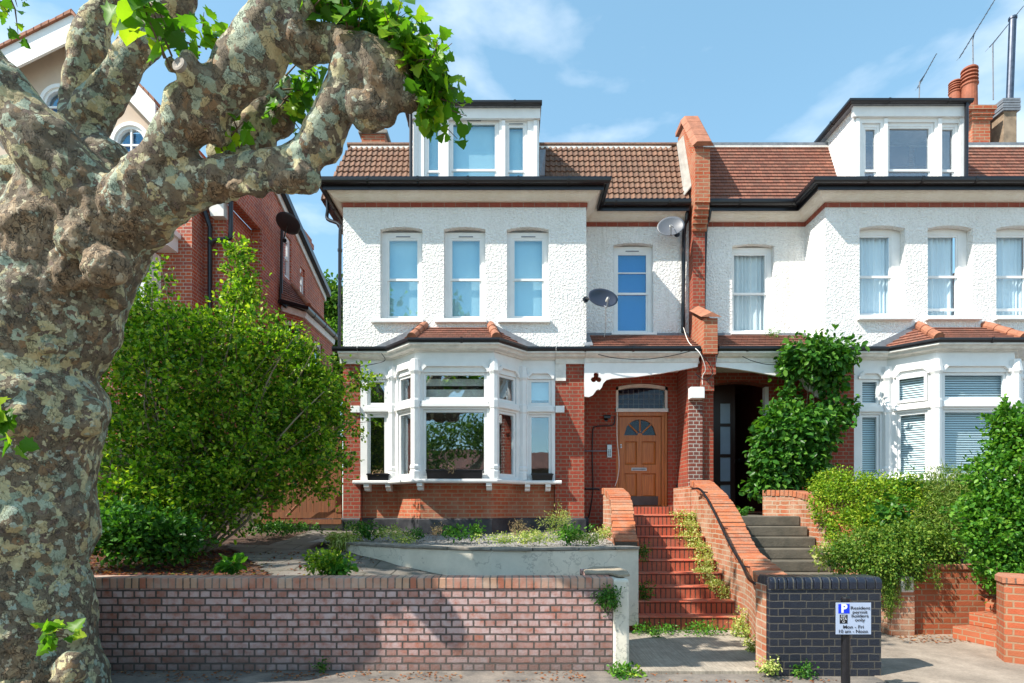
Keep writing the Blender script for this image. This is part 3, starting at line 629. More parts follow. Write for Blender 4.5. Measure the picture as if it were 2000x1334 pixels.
def roof_front(root, name, mat, z0, Y0_, z1, Y1_, xl, xr, n, roll=False, h=.028, amp=.02):
    """courses rising from eaves (z0,Y0) to top (z1,Y1); xl/xr functions of v in 0..1"""
    m = MB(); sl_ = Vector((0, Y1_-Y0_, z1-z0)); nn = Vector((0, -(z1-z0), Y1_-Y0_)).normalized()
    pitch = .112
    for i in range(n):
        v0, v1 = i/n, (i+1)/n; xa, xb = max(xl(v0), xl(v1)), min(xr(v0), xr(v1)); xa, xb = (xl(v0)+xl(v1))/2, (xr(v0)+xr(v1))/2
        if roll:
            step = pitch/8; xs = [xa]; k = math.ceil(xa/step+1e-6)
            while k*step < xb: xs.append(k*step); k += 1
            xs.append(xb)
        else: xs = [xa+(xb-xa)*k/24 for k in range(25)]
        jit = lambda x: (noise.noise(Vector((math.floor(x/pitch)*3.1, i*7.7, 0)))*.006)
        rows = []
        for x in xs:
            w = 0
            if roll:
                ph = (x/pitch) % 1; w = amp*(math.sin(math.pi*min(1, ph/.62)) if ph < .62 else -.15)
            b0 = Vector((x, Y0_, z0))+sl_*v0; b1 = Vector((x, Y0_, z0))+sl_*(v1+.012)
            e = jit(x) if roll else noise.noise(Vector((x*3, i*7.7, 0)))*.004
            rows.append((b0+nn*(w-.004)-sl_.normalized()*(.006+e), b0+nn*(h+w)-sl_.normalized()*(.006+e), b1+nn*(w*.8+.002), x))
        for (a, b, c, x), (a2, b2, c2, x2) in zip(rows, rows[1:]):
            m.add([a, a2, b2, b], [(0, 1, 2, 3)], [[(x, i+.02), (x2, i+.02), (x2, i+.06), (x, i+.06)]])
            m.add([b, b2, c2, c], [(0, 1, 2, 3)], [[(x, i+.06), (x2, i+.06), (x2, i+.98), (x, i+.98)]])
    return m.build(name, mat, root, recalc=False)
def roof_quad(root, name, mat, A, B, C, D, n, h=.022):
    """plain tile courses between lower edge A-B and upper edge D-C"""
    A, B, C, D = map(Vector, (A, B, C, D)); nn = (B-A).cross(D-A).normalized(); m = MB()
    if nn.z < 0: nn = -nn
    for i in range(n):
        v0, v1 = i/n, (i+1)/n; K = 6
        for k in range(K):
            f0, f1 = k/K, (k+1)/K
            l0, l1 = A.lerp(D, v0), B.lerp(C, v0); u0, u1 = A.lerp(D, v1), B.lerp(C, v1)
            p, q, r, s = l0.lerp(l1, f0), l0.lerp(l1, f1), u0.lerp(u1, f1), u0.lerp(u1, f0)
            w = (l1-l0).length; xa, xb = f0*w+i*.37, f1*w+i*.37
            m.add([p-nn*.004, q-nn*.004, q+nn*h, p+nn*h], [(0, 1, 2, 3)], [[(xa, i+.02), (xb, i+.02), (xb, i+.06), (xa, i+.06)]])
            m.add([p+nn*h, q+nn*h, r+nn*.002, s+nn*.002], [(0, 1, 2, 3)], [[(xa, i+.06), (xb, i+.06), (xb, i+.98), (xa, i+.98)]])
    return m.build(name, mat, root, recalc=False)
def hip_tiles(root, A, B, n=4, r=.085, name='hip_tile'):
    A, B = Vector(A), Vector(B); m = MB()
    for i in range(n): m.tube([A.lerp(B, i/n), A.lerp(B, (i+1.08)/n)], [r*1.08, r*.9], 12)
    return m.build(name, M['tile_ridge'], root, smooth=False)
def downpipe(root, pts, r=.035, name='downpipe'):
    m = MB(); pts = [Vector(p) for p in pts]; m.tube(pts, r, 10, 4 if len(pts) > 2 else 0)
    a, b = pts[-2], pts[-1]
    if (a-b).length > 2:
        for k in range(4): c = a.lerp(b, (k+.3)/4); m.tube([c, c-Vector((0, 0, .05))], r*1.3, 10)
    return m.build(name, M['black'], root, smooth=False)
# ================================================================ BAY (shared by both houses)
def bay(root, cx, kind):
    fh, bh = .7255, 1.26
    cor = [(cx-1.9, YF), (cx-bh, YF), (cx-fh, YB), (cx+fh, YB), (cx+bh, YF), (cx+1.9, YF)]
    if kind == 'h2': cor[-1] = (cx+2.6, YF)
    inner = cor[:]
    segs = [Fr(a, b) for a, b in zip(cor, cor[1:])]
    ZS = 2.21
    # timber screen
    m = MB(); holes_all = []
    for i, fr in enumerate(segs):
        Ls = fr.len
        if i == 2: hs = (.135, Ls-.135)
        elif i in (1, 3): hs = (.17, Ls-.13) if i == 1 else (.13, Ls-.17)
        else: hs = (.13, Ls-.13) if i == 0 else (.13, .13+.44)
        H = [(hs[0], hs[1], ZS+.06, 3.50), (hs[0], hs[1], 3.68, 4.19)]; holes_all.append(H)
        m.slab(fr, 0, Ls, ZS, 4.56, .13, H)
    fr_o = m.build('bay_window_frame', M['white'], root)
    # casements with panes
    for i, (fr, H) in enumerate(zip(segs, holes_all)):
        for j, (a, b, c, d) in enumerate(H):
            mm = MB(); f = .05; dd = -.03; fr2 = fr
            if kind == 'h2' and i == 1 and j == 1: dd = .045
            mm.fbox(fr, a+.003, a+f, dd-.05, dd, c+.003, d-.003); mm.fbox(fr, b-f, b-.003, dd-.05, dd, c+.003, d-.003)
            mm.fbox(fr, a+f, b-f, dd-.05, dd, d-f, d-.003); mm.fbox(fr, a+f, b-f, dd-.05, dd, c+.003, c+f)
            w = mm.build('casement', M['white'], root)
            g = MB(); g.fbox(fr, a+f-.005, b-f+.005, dd-.032, dd-.027, c+f-.005, d-f+.005); g.build('pane', M['glass' if kind == 'h1' else 'glass_lite'], w)
            if kind == 'h2':
                v = MB(); zz = c+.02
                while zz < d: v.add([fr.p(a, dd-.10, zz), fr.p(b, dd-.10, zz), fr.p(b, dd-.125, zz+.036), fr.p(a, dd-.125, zz+.036)], [(0, 1, 2, 3)]); zz += .044
                v.build('venetian_blind', M['slat'], w, recalc=False)
            elif i in (4,) and j == 1:
                v = MB(); v.fbox(fr, a, b, dd-.13, dd-.12, c+.12, d); v.build('blind', M['blind'], w)
            elif i == 2 and j == 1:
                v = MB(); v.fbox(fr, a, b, dd-.15, dd-.14, c+.05, c+.22); v.fbox(fr, a, b, dd-.16, dd-.15, c+.29, c+.42); v.build('blind', M['stucco'], w)
    # head mouldings, transom and posts
    for i, (fr, H) in enumerate(zip(segs, holes_all)):
        a, b = H[0][0], H[0][1]
        mm = MB(); mm.fbox(fr, a-.05, b+.05, .001, .05, 3.545, 3.60); mm.fbox(fr, a-.03, b+.03, .001, .035, 3.60, 3.655)
        mm.build('transom', M['white'], root, bevel=.005)
        mm = MB(); c0 = .06; q = [fr.p(a-.05, .002, 4.22), fr.p(a-.05, .002, 4.19), fr.p(a, .002, 4.19), fr.p(a, .002, 4.22), fr.p(a+.07, .002, 4.29), fr.p(b-.07, .002, 4.29), fr.p(b, .002, 4.22), fr.p(b, .002, 4.19), fr.p(b+.05, .002, 4.19), fr.p(b+.05, .002, 4.25), fr.p(b-.04, .002, 4.335), fr.p(a+.04, .002, 4.335), fr.p(a-.05, .002, 4.25)]
        mm.prism(q, (fr.n.x*.045, fr.n.y*.045, 0)); mm.build('head_moulding', M['white'], root)
    for (x, y) in cor[1:5]:
        mm = MB(); mid = (x, y); out_ = Vector((x-cx, y-(YF+.6))).normalized()*.01; c = (x+out_.x, y+out_.y, 0); r = .085
        prof = [(r*1.25, ZS), (r*1.25, ZS+.14), (r*1.05, ZS+.17), (r*1.2, ZS+.20), (r*1.2, ZS+.24), (r, ZS+.27), (r, 3.5), (r*1.15, 3.53), (r*1.15, 3.66), (r, 3.7), (r, 4.14), (r*1.35, 4.2), (r*1.2, 4.28), (r*1.0, 4.42)]
        mm.lathe(c, prof, 8); mm.build('corner_post', M['white'], root, bevel=.004)
    mm = MB(); mm.box(cx-2.2, cx+2.2, YF+.55, YF+.58, 1.6, 4.7); mm.build('pane_backing', M['room'], root)  # dark sheet behind the bay glass stands in for room shade
    # sill with brackets
    mm = MB(); mm.sweep([(-.13, ZS-.005), (-.13, ZS-.075), (.13, ZS-.075), (.15, ZS-.05), (.15, ZS-.015), (.13, ZS-.005)], [(cor[0][0]-.12, YF)]+cor[1:5]+[(cor[5][0]+.12 if kind == 'h1' else cor[5][0], YF)])
    mm.build('bay_sill', M['white'], root, bevel=.004)
    for fr, u in ((segs[0], .14), (segs[0], .56), (segs[2], .09), (segs[2], segs[2].len-.09), (segs[4], .10), (segs[4], .5)):
        mm = MB(); mm.prism([fr.p(u-.05, -.128, ZS-.078), fr.p(u-.05, .12, ZS-.078), fr.p(u-.05, .12, ZS-.13), fr.p(u-.05, .05, ZS-.16), fr.p(u-.05, .04, ZS-.20), fr.p(u-.05, -.128, ZS-.22)], (fr.t.x*.1, fr.t.y*.1, 0))
        mm.build('sill_bracket', M['white'], root)
    # brick base + plinth
    base = [(cor[0][0]-.0, YF+.02)]+cor[1:5]+[(cor[5][0], YF+.02)]
    mm = MB(); mm.sweep([(-.13, 1.0), (-.13, ZS-.075), (-.3, ZS-.075), (-.3, 1.0)], base); mm.build('bay_brickwork', M['brick_bay'], root)
    mm = MB(); mm.sweep([(-.095, .95), (-.095, 1.45), (-.128, 1.48), (-.15, 1.48), (-.15, .95)], base); mm.build('bay_plinth', M['black_paint'], root)
    # fascia and cornice above
    mm = MB(); cp = cor[:]
    mm.sweep([(.0, 4.561), (0, 4.70), (.20, 4.70), (.20, 4.655), (.15, 4.64), (.13, 4.60), (.05, 4.58), (.04, 4.561)], cp); mm.build('bay_cornice', M['white_old'], root)
    gutter(root, [(cor[0][0], YF), cor[1], cor[2], cor[3], cor[4], (cor[5][0], YF)], 4.72, .05, off=.14)
    # hipped roof
    zt = 5.20; o = .17; e1 = (cx-bh-.06, YF-.0); 
    A = (cx-fh-.05, YB-o, 4.76); B = (cx+fh+.05, YB-o, 4.76); C = (cx+fh-.08, YF, zt); D = (cx-fh+.08, YF, zt); El = (cx-bh-.16, YF, 4.76); Er = (cx+bh+.16, YF, 4.76)
    roof_quad(root, 'bay_roof', M['tile_plain'], A, B, C, D, 6); 
    roof_quad(root, 'bay_roof', M['tile_plain'], El, A, D, (D[0]-.02, D[1], D[2]), 6); roof_quad(root, 'bay_roof', M['tile_plain'], B, Er, (C[0]+.02, C[1], C[2]), C, 6)
    hip_tiles(root, (A[0], A[1]+.02, A[2]+.03), (D[0], D[1], D[2]+.04), 3); hip_tiles(root, (B[0], B[1]+.02, B[2]+.03), (C[0], C[1], C[2]+.04), 3)
    for s_, (p, q) in ((-1, (El, D)), (1, (Er, C))):
        mm = MB(); mm.prism([(p[0]+s_*.12, YF-.012, p[2]-.02), (p[0]-s_*.05, YF-.012, p[2]+.02), (q[0]-s_*.05, YF-.012, q[2]-.06), (q[0]+s_*.02, YF-.012, q[2]+.07), (p[0]+s_*.18, YF-.012, p[2]+.06)], (0, -.012, 0)); mm.build('lead_flashing', M['lead'], root)
    mm = MB(); mm.poly([(cor[1][0], YF, 4.562), (cor[2][0], YB, 4.562), (cor[3][0], YB, 4.562), (cor[4][0], YF, 4.562)]); mm.poly([(cor[1][0], YF, 4.70), (cor[2][0], YB, 4.70), (cor[3][0], YB, 4.70), (cor[4][0], YF, 4.70)])
    mm.build('bay_ceiling', M['white'], root)
    return cor

# ================================================================ HOUSE 1
h1 = thing('terraced_house', 'white pebbledashed house with brown pantile roof, three upstairs windows and wooden front door', 'house', (-1, 11.6, 1.1))
F1 = front(YF); R1 = front(YR)
UP = [(-3.30, 17), (-3.30, YF), (1.45, YF), (1.45, YR), (3.69, YR)]
wins = [(742.6, 825, 446, 624), (867, 948, 446, 624), (990, 1071.5, 446, 624)]
m = MB(); holes = []
for a, b, c, d in wins: holes.append((X(a, YF), X(b, YF), Z(d, YF), Z(c-3, YF)))
m.slab(F1, -3.30, 1.45, 4.735, 7.62, .3, holes)
for h in holes: arch_fill(m, F1, h[0], h[1], h[3], .05, .13)
wr = (X(1198, YR), X(1276, YR), Z(653, YR), Z(474, YR))
m.slab(R1, 1.45, 3.69, 5.0, 7.95, .3, [wr]); arch_fill(m, R1, wr[0], wr[1], wr[3], .045, .13)
m.slab(Fr((1.45, YF+.3), t=(0, 1)), 0, .5, 4.735, 7.95, .3)
m.build('pebbledash_wall', M['pebble'], h1)
m = MB(); m.slab(Fr((-3.30, 17), t=(0, -1)), 0, 17-YF-.3, 1.0, 8.0, .3); m.build('side_wall', M['brick_house'], h1)
m = MB(); m.slab(Fr((9, 17.3), t=(-1, 0)), 0, 12.3, 1.0, 8.6, .3); m.build('rear_wall', M['brick_house'], h1)
m = MB(); m.box(-3.0, 3.6, YF+.7, 16.9, 4.75, 4.95); m.build('first_floor', M['room'], h1)
for a, b, c, d in wins:
    u0, u1 = X(a, YF), X(b, YF); sash(h1, F1, u0+.06, u1-.03, Z(d, YF)+.005, Z(c, YF)-.07, -.125, .485, jl=.058, jr=.028, jt=.045)
    sill(h1, F1, u0-.17, u1+.03, Z(624, YF), 0, .08, .075)
sash(h1, R1, wr[0]+.03, wr[1]-.03, wr[2]+.01, wr[3]-.09, -.12, .49, back='blind_blue', hb=(Z(532, YR+.1),), jl=.028, jr=.028, jt=.06); sill(h1, R1, wr[0]-.05, wr[1]+.06, wr[2]+.02, 0, .08, .05)
# cove, red band, fascia, gutters
def eaves(root, path, zc=7.60):
    m = MB(); m.sweep([(.005, zc+.03), (.06, zc+.04), (.14, zc+.08), (.22, zc+.14), (.28, zc+.20), (.28, zc+.26), (-.1, zc+.26), (-.1, zc+.03)], path); m.build('coved_eaves', M['stucco'], root, smooth=False)
    m = MB(); m.sweep([(.001, zc-.055), (.022, zc-.055), (.022, zc+.028), (.001, zc+.028)], path); m.build('brick_band', M['redband'], root)
    m = MB(); m.sweep([(.281, zc+.13), (.30, zc+.13), (.30, zc+.31), (.281, zc+.31)], path); m.build('fascia_board', M['black'], root)
    gutter(root, path, zc+.26, .062, off=.30)
eaves(h1, [(-3.30, 13.2), (-3.30, YF), (1.45, YF), (1.45, YR), (3.62, YR)])
m = MB(); m.box(-3.5, 1.72, YF-.25, YR+.3, 7.861, 7.89); m.build('gutter_deck', M['lead'], h1)
# mansard roof
ZE, YE, ZT, YT = 7.96, YR-.30, 9.42, 12.72
roof_front(h1, 'pantile_roof', M['tile_roman'], ZE, YE, ZT, YT, lambda v: -3.90+.42*v, lambda v: 3.60-.0*v, 10, roll=True)
m = MB(); m.prism([(-3.9, YE, ZE), (-3.48, YT, ZT), (-3.48, 15.5, ZT), (-3.9, 16, ZE)], (.02, 0, 0)); m.build('side_roof_slope', M['tile_roman'], h1)
m = MB(); m.poly([(-3.5, YT, ZT), (3.7, YT, ZT), (3.7, 16.5, ZT-.1), (-3.5, 16.5, ZT-.1)]); m.build('flat_roof', M['lead'], h1)
m = MB(); x = -3.52
while x < 3.55: m.tube([(x, YT-.0, ZT+.02), (x+.3, YT, ZT+.025)], [.055, .05], 10); x += .28
m.build('ridge_tiles', M['tile_roman'], h1)
m = MB(); m.box(-3.45, 3.4, YT-.045, YT-.03, ZT-.075, ZT-.02); m.build('ridge_mortar', M['white_old'], h1)
# left side gutter end + swan neck downpipe
downpipe(h1, [P(640, 388, 12.0), P(640, 410, 12.0), P(640, 428, 12.0), P(664, 440, 11.75), P(664, 470, 11.7), P(663, 688, 11.7)], .035)
# dormer 1
def dormer(root, x0, x1, zt, kind, cheekL):
    Yd = 11.72; zb = 7.88; fr = front(Yd)
    roofback = YT+.9
    if kind == 1: W_ = [(828, 864, 236, 350), (876, 975, 230, 350), (986, 1030, 236, 350)]
    else: W_ = [(1684, 1720, 240, 345), (1731, 1826, 238, 345), (1834, 1873, 240, 345)]
    hs = [(X(a, Yd), X(b, Yd), zb, Z(c, Yd)) for a, b, c, d in W_]
    m = MB(); m.slab(fr, x0, x1, zb-.02, zt-.08, .12, hs)
    m.build('dormer_frame', M['white'], root)
    for h, w_ in zip(hs, W_):
        sash(root, fr, h[0]+.004, h[1]-.004, zb-.25, h[3]-.004, -.03, .42 if kind == 1 else .44, back='blind' if kind == 1 else 'room_sky_tint', glass='glass_up' if kind == 1 else 'glass', vent=(kind == 1), fw=.05, name='dormer_window')
    m = MB(); m.box(x0, x0+.08, Yd+.12, roofback, zb, zt-.08); m.build('dormer_cheek', M['pebble'], root); m = MB(); m.box(x1-.08, x1, Yd+.12, roofback, zb, zt-.08); m.build('dormer_cheek', M['pebble'], root)
    m = MB(); m.box(x0-.10, x1+.04, Yd-.10, roofback, zt-.08, zt); m.build('dormer_roof', M['lead'], root)
    m = MB(); m.box(x0-.05, x1+.02, Yd-.06, Yd-.002, zt-.28, zt-.085); m.build('dormer_fascia', M['white'], root)
    gutter(root, [(x0-.10, roofback-.4), (x0-.10, Yd-.10), (x1+.05, Yd-.10)], zt-.04, .04, off=0)
    for u in (x0+.03, hs[0][1]+.055, hs[1][1]+.05, x1-.11):
        m = MB(); m.fbox(fr, u, u+.07, .001, .03, zb, zt-.30); m.build('pilaster', M['white'], root)
dormer(h1, X(806, 11.72), X(1053, 11.72), Z(207, 11.72), 1, False)
downpipe(h1, [(X(803, 11.7), 11.66, 9.5), (X(803, 11.7), 11.66, 7.95)], .03)
m = MB(); m.prism([P(1054, 342, 11.74), P(1064, 342, 12.1), P(1066, 292, 12.6), P(1054, 292, 12.6)], (0, .03, 0)); m.build('lead_flashing', M['lead'], h1)
# rear chimney
m = MB(); a = P(706, 262, 14.2); b = P(752, 300, 14.2); m.box(a.x, b.x, 14.2, 15.2, b.z-1.2, a.z); ch = m.build('chimney', M['brick_bay'], h1)
m = MB(); m.box(a.x-.06, b.x+.06, 14.14, 15.26, a.z, a.z+.08); m.build('chimney_cap', M['stone'], ch)
# lower front
m = MB(); m.slab(F1, -3.30, -2.96, 1.0, 4.56, .3); m.build('brick_pier', M['brick_house'], h1)
m = MB(); m.slab(F1, .841, 1.41, 1.0, 4.478, .3); m.slab(Fr((1.41, YF+.3), t=(0, 1)), 0, .5, 1.0, 4.4, .3); m.build('brick_pier', M['brick_house'], h1)
m = MB(); m.slab(R1, 1.41, 3.69, 1.0, 5.0, .3, [(2.17, 3.26, 1.70, 4.28)]); arch_fill(m, R1, 2.17, 3.26, 4.28, .07, .3)
m.build('brick_wall', M['brick_house'], h1)
m = MB(); m.sweep([(.0, .95), (.03, .95), (.03, 1.45), (.0, 1.48)], [(-3.33, YF), (-2.97, YF)]); m.build('plinth', M['black_paint'], h1)
m = MB(); m.sweep([(.0, .95), (.03, .95), (.03, 1.45), (.0, 1.48)], [(.845, YF), (1.41, YF), (1.41, YR), (1.6, YR)]); m.build('plinth', M['black_paint'], h1)
cor = bay(h1, -1.06, 'h1')
for xa, xb in ((-3.14, -2.965), (.845, 1.02)):
    m = MB(); m.box(xa, xb, YF-.05, YF-.002, 3.53, 3.66); m.build('transom_end', M['white'], h1, bevel=.006)
m = MB(); prof = [(.0, 4.48), (0, 4.70), (.20, 4.70), (.20, 4.655), (.15, 4.64), (.13, 4.60), (.05, 4.58), (.04, 4.48)]
m.sweep(prof, [(-3.35, YF), (-2.965, YF)]); m.build('cornice', M['white_old'], h1)
m = MB(); m.sweep(prof, [(.845, YF), (1.41, YF)]); m.box(.842, 1.05, YF-.03, YF+.01, 4.15, 4.479)
m.build('cornice', M['white_old'], h1)
gutter(h1, [(-3.45, YF), (-2.97, YF)], 4.72, .05, off=.14); gutter(h1, [(.85, YF), (3.62, YF)], 4.72, .05, off=.14)
m = MB(); m.box(-3.40, 1.45, YF-.03, YF+.05, 4.715, 4.75); m.build('drip_ledge', M['white_old'], h1)
# porch roof + timber arch with trefoil
roof_front(h1, 'porch_roof', M['tile_plain'], 4.77, YF-.17, 5.26, YR-.05, lambda v: 1.5+.05*v, lambda v: 3.62, 7)
m = MB(); m.box(1.45, 3.66, YR-.06, YR-.002, 5.20, 5.31); m.prism([(1.40, YF-.16, 4.79), (1.56, YF-.16, 4.79), (1.60, YR-.05, 5.28), (1.45, YR-.05, 5.28)], (0, 0, .03)); m.build('lead_flashing', M['lead'], h1)
m = MB(); m.box(1.42, 3.66, YF-.02, YR, 4.50, 4.53); m.build('porch_ceiling', M['white_old'], h1)
def arch_panel(root, pts, Y, th=.07, trefoil=None):
    cu = bpy.data.curves.new('arch', 'CURVE'); cu.dimensions = '2D'; cu.fill_mode = 'BOTH'; cu.extrude = th/2
    def spl(ps):
        sp = cu.splines.new('POLY'); sp.points.add(len(ps)-1)
        for q, p in zip(sp.points, ps): q.co = (p[0], p[1], 0, 1)
        sp.use_cyclic_u = True
    spl(pts)
    if trefoil:
        cx_, cz_, r = trefoil; out_ = []
        for k in range(3):
            a0 = math.radians(90+120*k); c = (cx_+r*.95*math.cos(a0), cz_+r*.95*math.sin(a0))
            for j in range(9):
                a = a0-2.15+4.3*j/8; out_.append((c[0]+r*.85*math.cos(a), c[1]+r*.85*math.sin(a)))
        spl(out_)
    o = bpy.data.objects.new('tmp', cu); COL.objects.link(o); dg = bpy.context.evaluated_depsgraph_get(); me = bpy.data.meshes.new_from_object(o.evaluated_get(dg))
    bpy.data.objects.remove(o); me.name = 'porch_arch_board'
    me.transform(Matrix.Translation((0, Y, 0)) @ Matrix.Rotation(math.radians(90), 4, 'X'))
    return link_mesh('porch_arch_board', me, M['white'], root)
Yp = YF-.03
pp = [(1141, 694), (1141, 775), (1150, 776), (1158, 772), (1164, 763), (1168, 761), (1171, 762), (1175, 757), (1178, 749), (1184, 743), (1195, 740), (1240, 737), (1290, 730), (1335, 722), (1362, 717), (1362, 694)]
arch_panel(h1, [(X(a, Yp), Z(b, Yp)) for a, b in pp], Yp, .07, (X(1164, Yp), Z(739, Yp), .062))
m = MB(); m.sweep([(.036, 4.50), (.036, 4.70), (.17, 4.70), (.17, 4.655), (.14, 4.63), (.11, 4.60), (.06, 4.58), (.05, 4.50)], [(1.415, YF-.03), (3.62, YF-.03)]); m.build('porch_cornice', M['white_old'], h1)
# front door
D = front(YR)
m = MB(); d0, d1 = -.16, -.04
for (a, b, c, d) in ((2.175, 2.235, 1.705, 3.68), (3.20, 3.255, 1.705, 3.68), (2.235, 3.20, 3.60, 3.68)): m.fbox(D, a, b, d0, d1, c, d)
m.fbox(D, 3.14, 3.20, d0, d1-.02, 1.705, 3.60)
m.build('door_frame', M['door'], h1, bevel=.006)
m = MB(); fx = lambda px: X(px, YR); fz = lambda py: Z(py, YR)
tx0, tx1, tz0, tz1 = 2.175, 3.255, 3.70, 4.275
m.fbox(D, tx0, tx0+.05, -.14, -.03, tz0, tz1-.07); m.fbox(D, tx1-.05, tx1, -.14, -.03, tz0, tz1-.07); m.fbox(D, tx0-.03, tx1+.03, -.14, .0, tz0-.02, tz0+.05)
n = 10
for i in range(n):
    a, b = tx0+(tx1-tx0)*i/n, tx0+(tx1-tx0)*(i+1)/n; f = lambda q: tz1-.07*(2*(q-tx0)/(tx1-tx0)-1)**2
    m.hexa([D.p(a, -.14, f(a)-.07), D.p(b, -.14, f(b)-.07), D.p(b, -.03, f(b)-.07), D.p(a, -.03, f(a)-.07), D.p(a, -.14, f(a)-.005), D.p(b, -.14, f(b)-.005), D.p(b, -.03, f(b)-.005), D.p(a, -.03, f(a)-.005)])
tw = m.build('transom_window', M['white_old'], h1)
m = MB(); m.fbox(D, tx0+.03, tx1-.03, -.09, -.085, tz0+.03, tz1-.03); m.build('pane', M['glass_lite'], tw)
m = MB()
for k in range(1, 9): u = tx0+.05+(tx1-tx0-.1)*k/9; m.fbox(D, u-.005, u+.005, -.084, -.078, tz0+.05, tz1-.12)
for k in range(1, 4): z = tz0+.05+.105*k; m.fbox(D, tx0+.05, tx1-.05, -.0835, -.0785, z-.005, z+.005)
m.build('leading', M['lead'], tw)
m = MB(); m.fbox(D, tx0, tx1, -.5, -.49, tz0-.1, tz1+.1); m.build('pane_backing', M['room_sky_tint'], tw)
# door leaf with panels
lx0, lx1, lz0, lz1 = 2.255, 3.135, 1.72, 3.595
dr_ = []
fcx, fcz, fr_ = (lx0+lx1)/2, fz(849), .335
m = MB(); m.slab(D, lx0, lx1, lz0, lz1, .001, [])
m = MB(); pan = [(fx(1222), fx(1246), fz(907), fz(861)), (fx(1255), fx(1283), fz(907), fz(861)), (fx(1222), fx(1246), fz(971), fz(924)), (fx(1255), fx(1283), fz(971), fz(924))]
lf = Fr((0, YR+.10), t=(1, 0))
nseg = 12; holes = [*pan, (fcx-fr_, fcx+fr_, fcz, fcz+fr_)]
m.slab(lf, lx0, lx1, lz0, lz1, .05, holes)
for i in range(nseg):      # spandrels of the fanlight
    a, b = fcx-fr_+2*fr_*i/nseg, fcx-fr_+2*fr_*(i+1)/nseg; g = lambda q: fcz+math.sqrt(max(0, fr_**2-(q-fcx)**2))
    m.hexa([lf.p(a, -.05, g(a)), lf.p(b, -.05, g(b)), lf.p(b, 0, g(b)), lf.p(a, 0, g(a)), lf.p(a, -.05, fcz+fr_+.001), lf.p(b, -.05, fcz+fr_+.001), lf.p(b, 0, fcz+fr_+.001), lf.p(a, 0, fcz+fr_+.001)])
for k in range(1, 4):      # fan glazing bars
    a = math.pi*k/4; c, s_ = math.cos(a), math.sin(a); m.tube([(fcx+c*.07, YR+.115, fcz+s_*.07), (fcx+c*fr_, YR+.115, fcz+s_*fr_)], .018, 6)
m.lathe((fcx, YR+.098, fcz), [(.05, 0), (.05, .04)], 16, (0, 1, 0))
door = m.build('front_door', M['door'], h1)
for a, b, c, d in pan:
    m = MB(); ins = .045; vs = [lf.p(a, -.03, c), lf.p(b, -.03, c), lf.p(b, -.03, d), lf.p(a, -.03, d), lf.p(a+ins, -.012, c+ins), lf.p(b-ins, -.012, c+ins), lf.p(b-ins, -.012, d-ins), lf.p(a+ins, -.012, d-ins)]
    m.add(vs, [(0, 1, 5, 4), (1, 2, 6, 5), (2, 3, 7, 6), (3, 0, 4, 7), (4, 5, 6, 7)]); m.build('panel', M['door'], door, recalc=False)
m = MB(); m.fbox(lf, fcx-fr_, fcx+fr_, -.035, -.03, fcz-.01, fcz+fr_); m.build('fanlight_glass', M['glass_lite'], door)
m = MB(); m.fbox(lf, fcx-fr_-.1, fcx+fr_+.1, -.35, -.34, fcz-.1, fcz+fr_); m.build('pane_backing', M['room_sky_tint'], door)
m = MB(); z = fz(916); m.fbox(lf, fx(1235), fx(1265), .001, .012, z-.032, z+.032); m.build('letter_plate', M['metal'], door, bevel=.004)
m = MB(); m.fbox(lf, fx(1237), fx(1263), .0125, .016, z-.016, z+.016); m.build('letter_flap', M['lead'], door)
m = MB(); m.fbox(lf, lx0+.06, lx1-.06, .001, .006, lz0+.01, lz0+.20); m.build('kick_plate', plain('dull_kick_plate', (.10, .095, .09), .45, .3, 5, metallic=.6), door)
m = MB(); m.lathe((fx(1214.5), YR+.10, fz(873)), [(.022, 0), (.022, .02), (.01, .025)], 12, (0, -1, 0)); m.lathe((fx(1214.5), YR+.10, fz(868)), [(.015, 0), (.015, .012)], 10, (0, -1, 0)); m.build('door_lock', M['metal'], door)
# party wall: upper part with corbel and coping
pw = MB(); PW0, PW1 = X(1345, 12.1), X(1376, 12.1)
pw.box(3.69, 3.93, 12.1, 17, 5.0, 7.9)
pw.build('party_wall', M['brick_house'], h1)
m = MB()
for k, (z0, z1, y) in enumerate(((7.3, 7.42, 12.05), (7.42, 7.54, 12.0), (7.54, 7.66, 11.95), (7.66, 7.78, 11.90), (7.78, 8.85, 11.86))): m.box(3.66, 3.955, y, 12.099, z0, z1-.001)
m.prism([(3.66, 12.1, 7.78), (3.66, 12.1, 8.85), (3.66, 12.72, 9.82), (3.66, 13.1, 9.82), (3.66, 13.1, 7.78)], (.295, 0, 0))
m.build('party_wall_top', M['brick_bay'], h1)
m = MB()
a, b = Vector((0, 11.80, 8.86)), Vector((0, 12.66, 9.93))
for k in range(4):
    p, q = a.lerp(b, k/4+.005), a.lerp(b, (k+1)/4); nn = Vector((0, -(b-a).z, (b-a).y)).normalized()
    m.hexa([(3.58, p.y, p.z), (4.02, p.y, p.z), (4.02, q.y, q.z), (3.58, q.y, q.z), (3.66, p.y+nn.y*.09, p.z+nn.z*.09), (3.94, p.y+nn.y*.09, p.z+nn.z*.09), (3.94, q.y+nn.y*.09, q.z+nn.z*.09), (3.66, q.y+nn.y*.09, q.z+nn.z*.09)])
m.box(3.6, 4.0, 12.66, 13.1, 9.85, 9.95)
m.build('parapet_coping', M['tile_ridge'], h1, bevel=.008)
m = MB(); m.prism([(3.50, 12.10, 8.05), (3.50, 12.62, 9.42), (3.655, 12.66, 9.62), (3.655, 12.10, 8.25)], (0, .0, -.03)); m.build('lead_flashing', plain('pale_cement_flashing', (.42, .40, .36), .9, .3, 6), h1)
